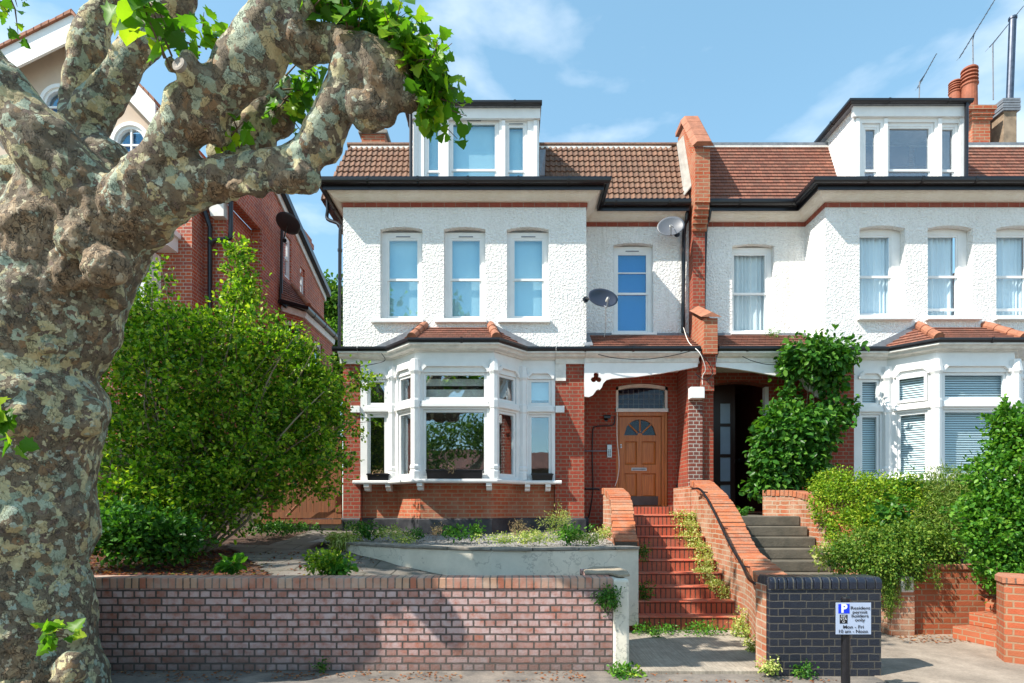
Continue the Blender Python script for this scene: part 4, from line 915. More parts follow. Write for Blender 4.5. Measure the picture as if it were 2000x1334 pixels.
# lower parapet between the porches
m = MB(); m.box(3.67, 3.93, 11.35, 11.52, 4.62, 5.30); m.prism([(3.67, 11.52, 4.62), (3.67, 11.52, 5.30), (3.67, 12.1, 5.62), (3.67, 12.1, 4.62)], (.26, 0, 0)); m.build('porch_parapet', M['brick_bay'], h1)
m = MB()
a, b = Vector((0, 11.30, 5.31)), Vector((0, 12.1, 5.70))
m.prism([(3.60, a.y, a.z), (3.80, a.y, a.z+.09), (4.0, a.y, a.z)], (0, b.y-a.y, b.z-a.z)); m.build('parapet_coping', M['tile_ridge'], h1)
m = MB()
m.box(3.45, 3.96, 11.68, 12.38, 1.4, 4.62); m.box(3.68, 3.93, 11.45, 11.679, 4.25, 4.619); m.box(3.68, 3.93, 11.55, 11.679, 3.95, 4.249); m.build('porch_pier', M['brick_house'], h1)
m = MB(); m.box(3.46, 3.72, 11.60, 11.679, 1.5, 3.9); m.build('shaped_pier_brickwork', brick('pier_brick_white_joints', (.26, .05, .03), (.10, .035, .032), (.44, .41, .36), dirt=(.1, .04, .03), dirt_amt=.4), h1)
m = MB(); a = P(1347, 757, 11.5); b = P(1374, 779, 11.5); m.box(a.x, b.x, 11.42, 11.6, b.z, a.z); tag(m.build('meter_box', M['white'], None, loc=(a.x, 11.6, b.z), bevel=.008), 'white junction box fixed on the pier between the two porches', 'box')
# downpipes at party wall
downpipe(h1, [(X(1342, 12.2), 12.18, 7.85), (X(1342, 12.2), 12.22, 7.6), (X(1337, 12.25), 12.3, 7.3), (X(1335, 12.3), 12.33, 5.32)], .04)
# ================================================================ HOUSE 2
h2 = thing('terraced_house', 'white pebbledashed house with red plain tile roof, curtained windows and open dark porch', 'house', (7, 11.6, 1.1))
XR = 12.2
wins2 = [(1679, 1768, 440, 618), (1812, 1900, 440, 618), (1946, 2035, 440, 618)]
m = MB(); holes = [(X(a, YF), X(b, YF), Z(d, YF), Z(c, YF)) for a, b, c, d in wins2]
m.slab(F1, 6.12, XR, 4.735, 7.62, .3, holes)
for h in holes: arch_fill(m, F1, h[0], h[1], h[3], .06, .13)
wr = (X(1430, YR), X(1512, YR), Z(652, YR), Z(476, YR))
m.slab(R1, 3.931, 6.12, 5.0, 7.95, .3, [wr]); arch_fill(m, R1, wr[0], wr[1], wr[3], .045, .13)
m.slab(Fr((6.12, YR), t=(0, -1)), 0, YR-YF-.3, 4.735, 7.95, .3)
m.build('pebbledash_wall', M['pebble'], h2)
m = MB(); m.box(XR-.3, XR, YF+.3, 17, 1, 8); m.build('side_wall', M['brick_house'], h2)
m = MB(); m.box(4.0, XR-.3, YF+.7, 16.9, 4.75, 4.95); m.build('first_floor', M['room'], h2)
for a, b, c, d in wins2:
    u0, u1 = X(a, YF), X(b, YF); sash(h2, F1, u0+.0, u1-.12, Z(d, YF)+.005, Z(c, YF)-.055, -.15, .485, jr=.118, jt=.05, back='curtain', glass='glass_lite', vent=False, lower_open=.10 if a > 1800 else 0)
    sill(h2, F1, u0-.06, u1+.12, Z(619, YF), 0, .1, .075)
sash(h2, R1, wr[0]+.0, wr[1]-.05, wr[2]+.01, wr[3]-.08, -.12, .49, jr=.048, jt=.05, back='curtain_grey', glass='glass_lite', vent=False); sill(h2, R1, wr[0]-.05, wr[1]+.05, wr[2]+.02, 0, .1, .06)
eaves(h2, [(3.96, YR), (6.12, YR), (6.12, YF), (XR, YF)])
m = MB(); m.box(5.9, XR, YF-.25, YR+.3, 7.861, 7.89); m.build('gutter_deck', M['lead'], h2)
roof_front(h2, 'plain_tile_roof', M['tile_plain'], ZE, YE, ZT, YT, lambda v: 3.96, lambda v: XR, 17)
m = MB(); m.poly([(3.96, YT, ZT), (XR, YT, ZT), (XR, 16.5, ZT-.1), (3.96, 16.5, ZT-.1)]); m.build('flat_roof', M['lead'], h2)
m = MB(); m.box(3.96, XR, YT-.04, YT+.1, ZT, ZT+.06); m.build('ridge_capping', M['lead'], h2)
m = MB(); m.box(4.05, XR-.2, YT-.055, YT-.042, ZT-.05, ZT-.012); m.build('ridge_mortar', M['white_old'], h2)
dormer(h2, X(1668, 11.72), X(1884, 11.72), Z(203, 11.72), 2, True)
downpipe(h2, [(X(1888, 11.6), 11.6, 9.6), (X(1887, 11.6), 11.6, 7.95)], .035)
downpipe(h2, [(X(1388, 12.0), 12.05, 7.75), (X(1387, 12.0), 12.1, 7.55), (X(1379, 12.2), 12.25, 7.3), (X(1377, 12.2), 12.3, 5.4)], .04)
# extractor vent
m = MB(); q = P(1409, 418, YR-.02); m.box(q.x-.09, q.x+.09, YR-.05, YR-.003, q.z-.09, q.z+.09); v = m.build('extractor_vent', plain('ochre_vent', (.42, .36, .22), .7), h2, bevel=.02); m = MB(); m.lathe((q.x, YR-.051, q.z), [(.055, 0), (.055, .006)], 14, (0, -1, 0)); m.build('vent_grille', M['black'], v)
# lower part
m = MB(); m.slab(F1, 6.07, 6.68, 1.0, 4.56, .3); m.slab(Fr((6.07, YR), t=(0, -1)), 0, YR-YF-.3, 1.0, 4.56, .3); m.build('brick_pier', M['brick_house'], h2)
m = MB(); m.slab(R1, 3.961, 6.4, 1.0, 5.0, .3, [(4.18, 5.36, 1.60, 4.32)]); arch_fill(m, R1, 4.18, 5.36, 4.32, .08, .3)
m.build('brick_wall', M['brick_house'], h2)
bay(h2, 8.58, 'h2')
m = MB(); m.sweep(prof, [(6.07, YF), (6.67, YF)]); m.build('cornice', M['white_old'], h2)
gutter(h2, [(3.97, YF), (6.69, YF)], 4.72, .05, off=.14); gutter(h2, [(11.2, YF), (12, YF)], 4.72, .05, off=.14)
roof_front(h2, 'porch_roof', M['tile_plain'], 4.77, YF-.17, 5.26, YR-.05, lambda v: 3.98, lambda v: 6.05, 7)
m = MB(); m.box(3.95, 6.11, YR-.06, YR-.002, 5.20, 5.31); m.build('lead_flashing', M['lead'], h2)
m = MB(); m.box(3.97, 6.1, YF-.02, YR, 4.50, 4.53); m.build('porch_ceiling', M['white_old'], h2)
pp = [(1391, 694), (1391, 716), (1420, 719), (1460, 725), (1500, 732), (1535, 738), (1562, 742), (1568, 748), (1572, 758), (1578, 764), (1586, 766), (1590, 774), (1600, 778), (1609, 777), (1609, 694)]
arch_panel(h2, [(X(a, Yp), Z(b, Yp)) for a, b in pp], Yp)
m = MB(); m.sweep([(.036, 4.50), (.036, 4.70), (.17, 4.70), (.17, 4.655), (.14, 4.63), (.11, 4.60), (.06, 4.58), (.05, 4.50)], [(3.97, YF-.03), (6.07, YF-.03)]); m.build('porch_cornice', M['white_old'], h2)
# open porch passage
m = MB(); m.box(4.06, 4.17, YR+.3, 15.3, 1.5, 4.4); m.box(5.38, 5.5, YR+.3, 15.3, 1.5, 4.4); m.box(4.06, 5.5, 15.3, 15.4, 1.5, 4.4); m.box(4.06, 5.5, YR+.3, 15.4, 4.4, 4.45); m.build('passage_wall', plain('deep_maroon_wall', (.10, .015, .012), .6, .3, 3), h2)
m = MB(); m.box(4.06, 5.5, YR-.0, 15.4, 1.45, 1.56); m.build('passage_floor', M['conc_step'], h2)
m = MB(); m.box(5.28, 5.355, YR-.01, YR+.12, 1.56, 4.2); m.build('door_post', M['white'], h2)
yd = 13.0; fd = front(yd)
m = MB(); pn = [(X(1407, yd), X(1427, yd), Z(a, yd), Z(b, yd)) for a, b in ((827, 788), (887, 833), (940, 893), (985, 947))]
m.slab(fd, 4.18, X(1436, yd), 1.56, 4.38, .06, pn); dd_ = m.build('inner_door', M['door_dark'], h2)
m = MB()
for a, b, c, d in pn: m.fbox(fd, a, b, -.04, -.03, c, d)
m.build('frosted_panel', plain('frosted_panel_glass', (.42, .50, .62), .25, .1), dd_)
m = MB()
for k in range(3): m.box(5.30, 5.375, 13.1+k*.4, 13.4+k*.4, 2.75, 2.83)
m.build('letter_box', M['metal'], h2)
# chimneys on the right
m = MB(); a = P(1897, 210, 14.0); b = P(1938, 290, 14.0); m.box(a.x+.03, b.x-.05, 14, 15, b.z-.6, a.z-.3); m.box(a.x, b.x-.02, 13.96, 15.04, a.z-.3, a.z-.2); m.box(a.x-.03, b.x, 13.93, 15.07, a.z-.2, a.z-.1); m.box(a.x-.3, b.x+.03, 13.9, 15.1, a.z-.1, a.z)
ch = m.build('chimney', M['brick_bay'], h2)
def pot(px0, px1, pt, pb, Y):
    c = P((px0+px1)/2, pb, Y); r = (px1-px0)/2*Y/F; h = Z(pt, Y)-c.z; m = MB()
    pr = [(r*1.0, -.3), (r*.95, h*.42), (r*1.1, h*.45), (r*1.1, h*.5)]
    for k in range(4): z = h*(.54+.11*k); pr += [(r*.72, z), (r*.72, z+h*.04), (r*1.08, z+h*.05), (r*1.05, z+h*.09)]
    pr += [(r*.9, h)]; m.lathe(c, pr, 18); return m.build('chimney_pot', M['terracotta'], ch)
pot(1880, 1907, 134, 196, 14.2); pot(1855, 1876, 160, 200, 14.4)
m = MB(); a = P(1957, 205, 14.0); b = P(1989, 268, 14.0); m.box(a.x+.04, b.x-.04, 14, 14.8, b.z-.6, a.z-.12); c2 = m.build('chimney', plain('stained_cement', (.34, .25, .17), .9, .5, 5, bmp=.5), h2)
m = MB()
for k in range(5): z = a.z-.15+k*.06; m.box(a.x-.01-.01*(k % 2), b.x+.01+.01*(k % 2), 13.95, 14.85, z, z+.045)
m.build('chimney_cap', M['lead'], c2)
m = MB(); c = P(1972, 195, 14.3); e = P(1978, 38, 14.3); m.tube([c, e], .075, 14); m.tube([e, e+Vector((0, 0, .05))], .09, 14); m.build('flue', M['flue'], c2, smooth=False)
# ================================================================ LEFT RED BRICK HOUSE (neighbour)
h3 = thing('brick_house', 'deep red brick house with cream arched-window gable seen behind the plane tree', 'house', (-7, 13, 1))
def wallseg(m, pts, z0, z1, th=.3):
    for a, b in zip(pts, pts[1:]): m.slab(Fr(a, b), th if abs(b[0]-a[0]) < 1e-6 else 0, (Vector(b)-Vector(a)).length, z0, z1, th)
c0 = (X(375, 12.6), 12.6)
pts = [(-16, 12.6), c0, (c0[0], 13.1), (-6.31, 13.1), (-6.31, 14.36), (-6.05, 14.36), (-6.05, 15.5)]
m = MB(); wallseg(m, pts, .9, 8.4, .25)
fr = Fr((-6.05, 15.5), t=(0, 1))
w_hi = [(.3, .78, 7.85, 9.0), (1.45, 1.85, 7.7, 8.6)]
m.slab(fr, 0, 1.2, .9, 9.08, .25, w_hi[:1]); m.slab(fr, 1.2, 3.6, .9, 8.75, .25, w_hi[1:])
m.prism([(-6.06, 14.37, 8.4), (-6.06, 15.5, 8.4), (-6.06, 15.5, 9.9), (-6.06, 14.37, 10.25)], (-.24, 0, 0))
m.box(-6.30, -6.06, 12.9, 14.355, 8.401, 11.0)
m.prism([(-6.052, 15.5, 9.081), (-6.052, 16.7, 9.081), (-6.052, 16.7, 8.751), (-6.052, 19.0, 8.751), (-6.052, 15.5, 9.9)], (-.24, 0, 0))
m.build('brick_wall', M['brick_left'], h3)
for a, b, c, d in w_hi: sash(h3, fr, a, b, c, d, -.05, .5, back='room', glass='glass', vent=False, fw=.07)
# sloping eaves
m = MB(); m.prism([(-6.0, 14.2, 10.22), (-6.0, 19.3, 8.52), (-6.0, 19.3, 8.70), (-6.0, 14.2, 10.40)], (.12, 0, 0)); m.build('eaves_gutter', M['black'], h3)
m = MB(); m.prism([(-6.045, 14.4, 9.95), (-6.045, 19.2, 8.36), (-6.045, 19.2, 8.54), (-6.045, 14.4, 10.14)], (.04, 0, 0)); m.build('eaves_board', M['white_old'], h3)
m = MB(); m.prism([(-6.05, 14.2, 10.38), (-6.05, 19.3, 8.70), (-6.9, 19.3, 9.25), (-6.9, 14.2, 10.9)], (0, 0, .05)); m.build('roof_slope', M['tile_plain'], h3)
m = MB(); a = P(581, 452, 17.4); m.box(-6.75, -6.1, 17.2, 18.1, 8.4, Z(447, 17.4)); m.box(-6.8, -6.05, 17.15, 18.15, Z(447, 17.4)-.3, Z(447, 17.4)-.15); m.build('chimney', M['brick_left'], h3)
# side bay with lean-to tiles
bf = Fr((-6.0, 15.45), B=(-5.62, 16.0)); bs = Fr((-5.62, 16.0), B=(-5.62, 18.6))
m = MB(); m.slab(bf, 0, bf.len, .9, 6.95, .2, [(.12, .58, 4.6, 6.62)]); m.slab(bs, 0, 2.6, .9, 6.95, .2, [(.9, 1.6, 4.6, 6.5)]); m.build('side_bay_wall', M['brick_left'], h3)
sash(h3, bf, .12, .58, 4.6, 6.62, -.05, .5, back='room', glass='glass', vent=False); sash(h3, bs, .9, 1.6, 4.6, 6.5, -.05, .5, back='room', glass='glass', vent=False)
roof_quad(h3, 'bay_roof', M['tile_plain'], (-5.95, 15.3, 7.05), (-5.45, 15.9, 7.05), (-6.02, 16.3, 7.72), (-6.04, 15.6, 7.72), 9)
roof_quad(h3, 'bay_roof', M['tile_plain'], (-5.45, 15.9, 7.05), (-5.45, 18.7, 7.05), (-6.02, 18.3, 7.72), (-6.02, 16.3, 7.72), 9)
hip_tiles(h3, (-5.45, 15.9, 7.1), (-6.02, 16.3, 7.77), 3, .07)
gutter(h3, [(-6.05, 15.35), (-5.55, 15.9), (-5.55, 18.7)], 7.0, .06); m = MB(); m.sweep([(.0, 6.78), (.06, 6.78), (.08, 6.94), (0, 6.94)], [(-6.0, 15.45), (-5.62, 16.0), (-5.62, 18.6)]); m.build('bay_cornice', M['white_old'], h3)
# drainpipes
downpipe(h3, [P(385, 372, 12.9), P(409, 440, 12.95), P(410, 455, 12.95), P(410, 590, 12.95), P(410, 680, 12.95)], .05)
downpipe(h3, [P(451, 330, 13.0), P(451, 400, 13.0), P(450, 458, 13.0), P(446, 466, 13.0), P(420, 470, 12.95), P(412, 478, 12.95)], .05)
downpipe(h3, [P(551, 445, 15.4), P(549, 560, 15.4), P(550, 590, 15.4), P(560, 600, 15.4)], .04)
m = MB(); a, b = P(405, 372, 13.0), P(441, 426, 13.0); m.prism([(a.x, 12.9, a.z), (b.x, 12.9, a.z), (b.x, 12.9, b.z), (b.x-.28, 12.9, b.z)], (0, .19, 0)); m.build('eaves_panel', M['white_old'], h3)
# small white bay windows on its front
m = MB(); q0, q1 = P(308, 440, 12.3), P(332, 482, 12.3); m.box(q0.x-1.8, q1.x, 12.2, 12.6, q1.z, q0.z); m.box(q0.x-1.8, q1.x+.06, 12.15, 12.6, q0.z-.16, q0.z-.06)
q0, q1 = P(262, 500, 12.2), P(292, 595, 12.2); m.box(q0.x-1.2, q1.x, 12.0, 12.6, q0.z, q0.z+.15); m.box(q1.x-.1, q1.x, 12.05, 12.6, q1.z, q0.z); m.box(q0.x-1.2, q1.x, 12.0, 12.6, q1.z-.12, q1.z)
m.build('front_bay_frame', M['white'], h3); m = MB(); m.box(q0.x-1.1, q1.x-.1, 12.12, 12.13, q1.z, q0.z); m.build('pane', M['glass'], h3)
m = MB(); m.box(q0.x-1.1, q1.x-.1, 12.4, 12.41, q1.z, q0.z); m.build('blind', M['blind'], h3)
# cream gable
YG = 12.55; g = front(YG); gz = lambda py: Z(py, YG); gx = lambda px: X(px, YG)
ap = (gx(165), gz(55)); lo = (gx(-60), gz(165)); hi = (gx(322), gz(222))
m = MB(); cxw, czw, rw = gx(257), gz(279), gx(289)-gx(257)
poly = [(lo[0], 8.4), (hi[0]+.0, 8.4), (hi[0], hi[1]-.1), (ap[0], ap[1]-.1), (lo[0], lo[1]-.1)]
hole = [(cxw-rw, czw-.35), (cxw+rw, czw-.35)]+[(cxw+rw*math.cos(a), czw+rw*math.sin(a)) for a in np.linspace(0, math.pi, 14)]
cu = bpy.data.curves.new('g', 'CURVE'); cu.dimensions = '2D'; cu.fill_mode = 'BOTH'; cu.extrude = .1
hole2 = [(x-gx(257)+gx(118), z+gz(205)-gz(279)) for x, z in hole]
for ps in (poly, hole, hole2):
    sp = cu.splines.new('POLY'); sp.points.add(len(ps)-1)
    for q_, p in zip(sp.points, ps): q_.co = (p[0], p[1], 0, 1)
    sp.use_cyclic_u = True
o = bpy.data.objects.new('tmp', cu); COL.objects.link(o); me = bpy.data.meshes.new_from_object(o.evaluated_get(bpy.context.evaluated_depsgraph_get())); bpy.data.objects.remove(o)
me.name = 'gable_wall'; me.transform(Matrix.Translation((0, YG+.1, 0)) @ Matrix.Rotation(math.radians(90), 4, 'X')); link_mesh('gable_wall', me, M['cream'], h3)
def arched_window(cx_, cz_):
    m = MB(); n = 16
    for i in range(n):
        a, b = math.pi*i/n, math.pi*(i+1)/n
        for (r0, r1, d0, d1) in ((rw*.98, rw*1.2, YG-.06, YG+.0), (rw*.80, rw*.98, YG-.03, YG+.06)):
            c = lambda r, t_, y: (cx_+r*math.cos(t_), y, cz_+r*math.sin(t_))
            m.hexa([c(r0, a, d0), c(r1, a, d0), c(r1, a, d1), c(r0, a, d1), c(r0, b, d0), c(r1, b, d0), c(r1, b, d1), c(r0, b, d1)])
    for s_ in (-1, 1): m.box(min(cx_+s_*rw*.8, cx_+s_*rw*1.2), max(cx_+s_*rw*.8, cx_+s_*rw*1.2), YG-.05, YG+.03, cz_-.36, cz_-.001)
    m.box(cx_-.018, cx_+.018, YG-.015, YG+.03, cz_-.3, cz_+rw*.8); m.box(cx_-rw*.8, cx_+rw*.8, YG-.013, YG+.03, cz_-.07, cz_-.035); m.box(cx_-rw*1.2, cx_+rw*1.2, YG-.07, YG+.03, cz_-.42, cz_-.361)
    w = m.build('arched_window', M['white'], h3); m = MB(); m.box(cx_-rw, cx_+rw, YG+.05, YG+.056, cz_-.36, cz_+rw); m.build('pane', M['glass_up'], w)
    m = MB(); m.box(cx_-rw, cx_+rw, YG+.25, YG+.26, cz_-.36, cz_+rw); m.build('pane_backing', M['blind_blue'], w)
arched_window(cxw, czw); arched_window(gx(118), gz(205))
m = MB()
for (a, b) in ((lo, ap), (ap, hi)):
    a, b = Vector(a), Vector(b); t_ = (b-a).normalized(); dn = Vector((t_.y, -t_.x))*.42
    if dn.y > 0: dn = -dn
    q = [a, b, b+Vector((0, -.52)), a+Vector((0, -.52))]
    m.prism([(v.x, YG-.35, v.y) for v in q], (0, .05, 0)); m.prism([(v.x, YG-.30, v.y+(.50 if i > 1 else 0)-.03*(i < 2)) for i, v in enumerate(q)], (0, .4, 0))
m.build('bargeboard', M['white'], h3)
m = MB()
for (a, b) in ((lo, ap), (ap, hi)):
    a, b = Vector(a), Vector(b); n = 16
    for i in range(n):
        p, q = a.lerp(b, i/n), a.lerp(b, (i+1.1)/n); r_ = random.uniform(.05, .075)
        m.prism([(p.x, YG-.40, p.y+.005), (q.x, YG-.40, q.y+.005), (q.x, YG-.40, q.y+r_), (p.x, YG-.40, p.y+r_)], (0, 3.0, 0))
m.build('gable_roof', M['tile_ridge'], h3)
# ================================================================ ACROSS THE STREET (seen only in the window reflections)
h4 = thing('brick_house', 'dark brick house with pale windows across the street, mirrored in the bay window glass', 'house', (0, -13, 0))
m = MB(); bk = Fr((14, -13), t=(-1, 0)); hs = [(u, u+1.1, z, z+1.5) for u in (1, 4, 7, 10, 13, 16, 19, 22, 25) for z in (1.0,)]
m.slab(bk, 0, 28, 0, 4.0, .3, hs); m.build('brick_wall', M['fence_grey'], h4)
m = MB()
for a, b, c, d in hs: m.fbox(bk, a, b, -.2, -.15, c, d)
m.build('window', M['room'], h4)
m = MB(); m.prism([(-14, -12.7, 4.0), (-14, -16, 5.4), (-14, -20, 4.0)], (28, 0, 0)); m.build('roof', M['tile_plain'], h4)

# ================================================================ FENCE, GATE
t = thing('wooden_gate', 'brown wooden boarded gate between the shrub and the white house', 'gate', (-4, 12.0, 1.42))
gx0, gx1, gz0, gz1 = X(527, 12), X(668, 12), Z(1012, 12), Z(855, 12)
m = MB(); x = gx0
while x < gx1-.05: m.box(x+.003, min(x+.145, gx1), 12.0, 12.03, gz0+.03, gz1+random.uniform(-.004, .004)); x += .148
m.build('boards', M['fence'], t)
m = MB(); m.box(gx0, gx1, 11.965, 11.998, gz0, gz0+.12); m.box(gx1-.12, gx1, 11.95, 11.999, gz0+.121, gz1); m.box(gx0-.11, gx0-.002, 11.93, 12.05, gz0-.3, gz1+.05); m.build('gate_frame', M['fence'], t)
t2 = MB(); t2.tube([P(668, 893, 11.75), P(560, 1008, 11.85)], .028, 8); tag(t2.build('timber_pole', M['fence'], None, loc=P(560, 1010, 11.85)), 'thin wooden pole leaning diagonally across the brown gate', 'pole')
t = thing('wooden_fence', 'weathered vertical board fence behind the large leafy shrub', 'fence', (-7, 12.3, 1))
m = MB(); x = -13
while x < gx0-.15: m.box(x+.004, x+.135, 12.3, 12.325, .8, 2.9+random.uniform(-.02, .02)); x += .14
m.build('boards', M['fence_grey'], t); m = MB()
for z in (1.3, 2.0, 2.7): m.box(-13, gx0-.15, 12.26, 12.299, z, z+.08)
m.build('rail', M['fence_grey'], t)

# ================================================================ DISHES, AERIALS, CABLES, SMALL FITTINGS
def dish(px, py, Y, rpx, label, face, mat, mount, squash=.8):
    c = P(px, py, Y); r = rpx*Y/F; t = thing('satellite_dish', label, 'satellite dish', c); ax = Vector(face).normalized()
    m = MB(); n = 28; u = ax.cross(Vector((0, 0, 1))).normalized(); w = u.cross(ax); vs = []; fs = []; K = 7
    for side in (0, 1):
        for i in range(K+1):
            rr = r*i/K; h = -.22*r*(1-(i/K)**2)-side*.012
            for k in range(n): a = 2*math.pi*k/n; vs.append(c+ax*h+u*math.cos(a)*rr+w*math.sin(a)*rr*squash)
    for side in (0, 1):
        o_ = side*(K+1)*n
        for i in range(K):
            for k in range(n): fs.append((o_+i*n+k, o_+i*n+(k+1) % n, o_+(i+1)*n+(k+1) % n, o_+(i+1)*n+k))
    for k in range(n): fs.append((K*n+k, K*n+(k+1) % n, (2*K+1)*n+(k+1) % n, (2*K+1)*n+k))
    m.add(vs, fs); m.build('reflector', M[mat], t, smooth=True)
    m = MB(); e = c+ax*r*.75-w*r*.55; m.tube([c-w*r*squash*.95, c-w*r*.95+ax*r*.3, e], .014, 8); m.tube([c-u*r*.2-w*r*.1-ax*.1*r, e], .007, 6)
    m.build('arm', M['lead'], t); m = MB(); m.tube([e-ax*.03, e-ax*.12], [.028, .02], 10); m.build('receiver', M['white_old'], t)
    m = MB(); mt = Vector(mount); m.tube([c-ax*.25*r, mt+Vector((0, -.06, 0)), mt], .018, 8); m.lathe(mt-Vector((0, .004, 0)), [(.06, 0), (.06, .01)], 10, (0, -1, 0)); m.build('wall_bracket', M['black'], t)
dish(1178, 581, 11.15, 31, 'dark grey satellite dish beside the blue window of the white house', (.25, -1, .35), 'dish', P(1147, 585, YF-.0)+Vector((-.03, 0, 0)), .68)
dish(1310, 441, 11.95, 26, 'pale grey satellite dish high on the wall beside the downpipe', (-.25, -1, .30), 'dish_light', P(1322, 458, YR), .85)
dish(563, 436, 14.9, 24, 'dark satellite dish on the side wall of the red brick house', (.25, .8, 1.3), 'dish_dark', P(556, 470, 15.3)+Vector((0, 0, 0)), 1)
def aerial(base, top, boom0, boom1, label, nel=9, el=.35, up=True):
    t = thing('television_aerial', label, 'aerial', base); m = MB(); m.tube([base, top], .016, 6); m.build('mast', M['lead'], t)
    m = MB(); m.tube([boom0, boom1], .011, 6)
    d = (boom1-boom0).normalized(); s_ = d.cross(Vector((0, 1, 0))).normalized()
    m.tube([top, boom0.lerp(boom1, .4)], .012, 6); m.build('boom', M['black'], t)
    m = MB()
    for k in range(nel):
        c = boom0.lerp(boom1, (k+.3)/nel); v = Vector((s_.x*.35+.5, .75, s_.z*.3)).normalized()*el*(.5 if k > 1 else .7); m.tube([c-v, c+v], .004, 4)
    m.build('element', M['lead'], t)
aerial(P(1901, 150, 14.4), P(1900, 78, 14.4), P(1874, 113, 14.2), P(1944, -2, 14.9), 'tall television aerial on the mast rising from the chimney pots', 12, .3)
aerial(P(1940, 195, 14.6), P(1939, 86, 14.6), P(1933, 92, 14.5), P(1999, 12, 15.2), 'television aerial on the thin mast just left of the metal flue', 9, .45)
aerial(P(1795, 203, 16), P(1796, 160, 16), P(1792, 172, 16), P(1829, 105, 16.4), 'small television aerial standing alone above the right dormer', 9, .3)
def cable(name, pts, r, label, mat='black'):
    m = MB(); pts = [Vector(p) for p in pts]; m.tube(pts, r, 6, 6); o = m.build(name, M[mat], None, loc=pts[-1], smooth=True); return tag(o, label, 'cable')
W_ = YR-.015
cable('cable', [P(1201, 812, W_), P(1200, 826, W_), P(1193, 831, W_), P(1165, 833, W_), P(1158, 842, W_), P(1157, 900, W_), P(1158, 960, W_), P(1150, 1010, W_)], .012, 'black cable running down the brick wall left of the front door')
cable('cable', [P(1206, 795, YR-.1), P(1205, 850, YR-.1), P(1209, 900, YR-.12), P(1207, 930, YR-.12), P(1201, 950, YR-.1)], .008, 'loose pale cable hanging beside the front door frame', 'white_old')
cable('cable', [P(1168, 692, YF-.2), P(1200, 699, YF-.2), P(1255, 702, YF-.2), P(1310, 695, YF-.2), P(1355, 684, YF-.2)], .007, 'black cable sagging across the porch board above the front door')
cable('cable', [P(1335, 640, 12.0), P(1345, 668, 11.6), P(1363, 685, 11.3), P(1372, 700, 11.25), P(1378, 722, 11.3), P(1372, 735, 11.4), P(1372, 752, 11.4)], .008, 'bundle of pale cables draped over the small parapet to the junction box', 'white_old')
cable('cable', [P(1366, 690, 11.3), P(1378, 700, 11.25), P(1392, 725, 11.4), P(1386, 738, 11.4), P(1375, 742, 11.4), P(1358, 730, 11.4)], .008, 'dark cable looped beneath the small parapet between the porches')
cable('cable', [P(1183, 598, 11.2), P(1183, 640, 12.0), P(1180, 668, 12.1), P(1194, 682, 11.6), P(1188, 692, 11.4)], .006, 'thin pale cable hanging from the dark dish over the porch tiles', 'white_old')
cable('cable', [P(1450, 696, YF-.22), P(1470, 705, YF-.2), P(1500, 712, YF-.2), P(1530, 712, YF-.2)], .007, 'thin black cable along the right porch board')
cable('cable', [P(745, 690, YF-.25), P(752, 703, YF-.25), P(735, 710, YF-.2), P(700, 716, YF-.2)], .007, 'thin black cable under the gutter left of the bay window')
cable('conduit', [P(1142, 881, W_), P(1187, 881, W_)], .013, 'short grey conduit leading to the door intercom', 'lead')
cable('water_pipe', [P(1142, 955, W_), P(1166, 955, W_), P(1171, 957, W_)], .018, 'short black outside pipe low on the wall left of the steps')
t = thing('intercom', 'silver door intercom panel on the brick left of the front door', 'intercom', P(1190, 895, YR))
m = MB(); a, b = P(1185.5, 869, YR), P(1194.5, 894, YR); m.box(a.x, b.x, YR-.035, YR-.002, b.z, a.z); m.build('case', M['metal'], t, bevel=.004)
m = MB()
for k in range(5):
    for j in range(2): z = b.z+.03+k*.03; xx = a.x+.02+j*.032; m.box(xx, xx+.022, YR-.040, YR-.0355, z, z+.018)
m.build('button', M['black'], t)
t = thing('security_light', 'small black wall lamp left of the front door frame', 'lamp', P(1184, 816, YR))
m = MB(); a = P(1184, 816, YR); m.box(a.x-.07, a.x+.07, YR-.16, YR-.06, a.z-.03, a.z+.03); m.prism([(a.x-.08, YR-.2, a.z+.02), (a.x+.08, YR-.2, a.z+.02), (a.x+.08, YR-.05, a.z+.045), (a.x-.08, YR-.05, a.z+.045)], (0, 0, .012)); m.build('lamp_head', M['black'], t, bevel=.006)
m = MB(); m.tube([a+Vector((0, -.06, 0)), a+Vector((0, -.01, -.04))], .02, 8); m.lathe(a+Vector((0, -.002, -.04)), [(.04, 0), (.04, .012)], 12, (0, -1, 0)); m.build('bracket', M['black'], t)
m = MB(); a = P(1325, 952, YR); m.box(a.x-.05, a.x+.05, YR-.06, YR-.002, a.z-.07, a.z+.07); tag(m.build('key_safe', M['black'], None, loc=a, bevel=.015), 'small black key box low on the brick right of the front door', 'key box')
# window boxes
def wbox(x0, x1, y0, y1, z, label, h=.13):
    t = thing('window_box', label, 'planter', ((x0+x1)/2, y0, z)); m = MB(); s_ = .015
    m.hexa([(x0+s_, y0+s_, z), (x1-s_, y0+s_, z), (x1-s_, y1-s_, z), (x0+s_, y1-s_, z), (x0, y0, z+h), (x1, y0, z+h), (x1, y1, z+h), (x0, y1, z+h)]); m.box(x0-.01, x1+.01, y0-.01, y1+.01, z+h-.025, z+h-.001); m.build('trough', M['black'], t, bevel=.004)
    m = MB(); m.box(x0+.02, x1-.02, y0+.02, y1-.02, z+h+.0, z+h+.008); m.build('soil', M['soil'], t); return t
wbox(X(833, 10.9), X(943, 10.9), 10.86, 10.985, 2.207, 'long black window box on the sill of the centre bay window', .17)
wbox(X(717, 11.5), X(760, 11.5), 11.475, 11.585, 2.207, 'small black window box on the left sill of the bay window')
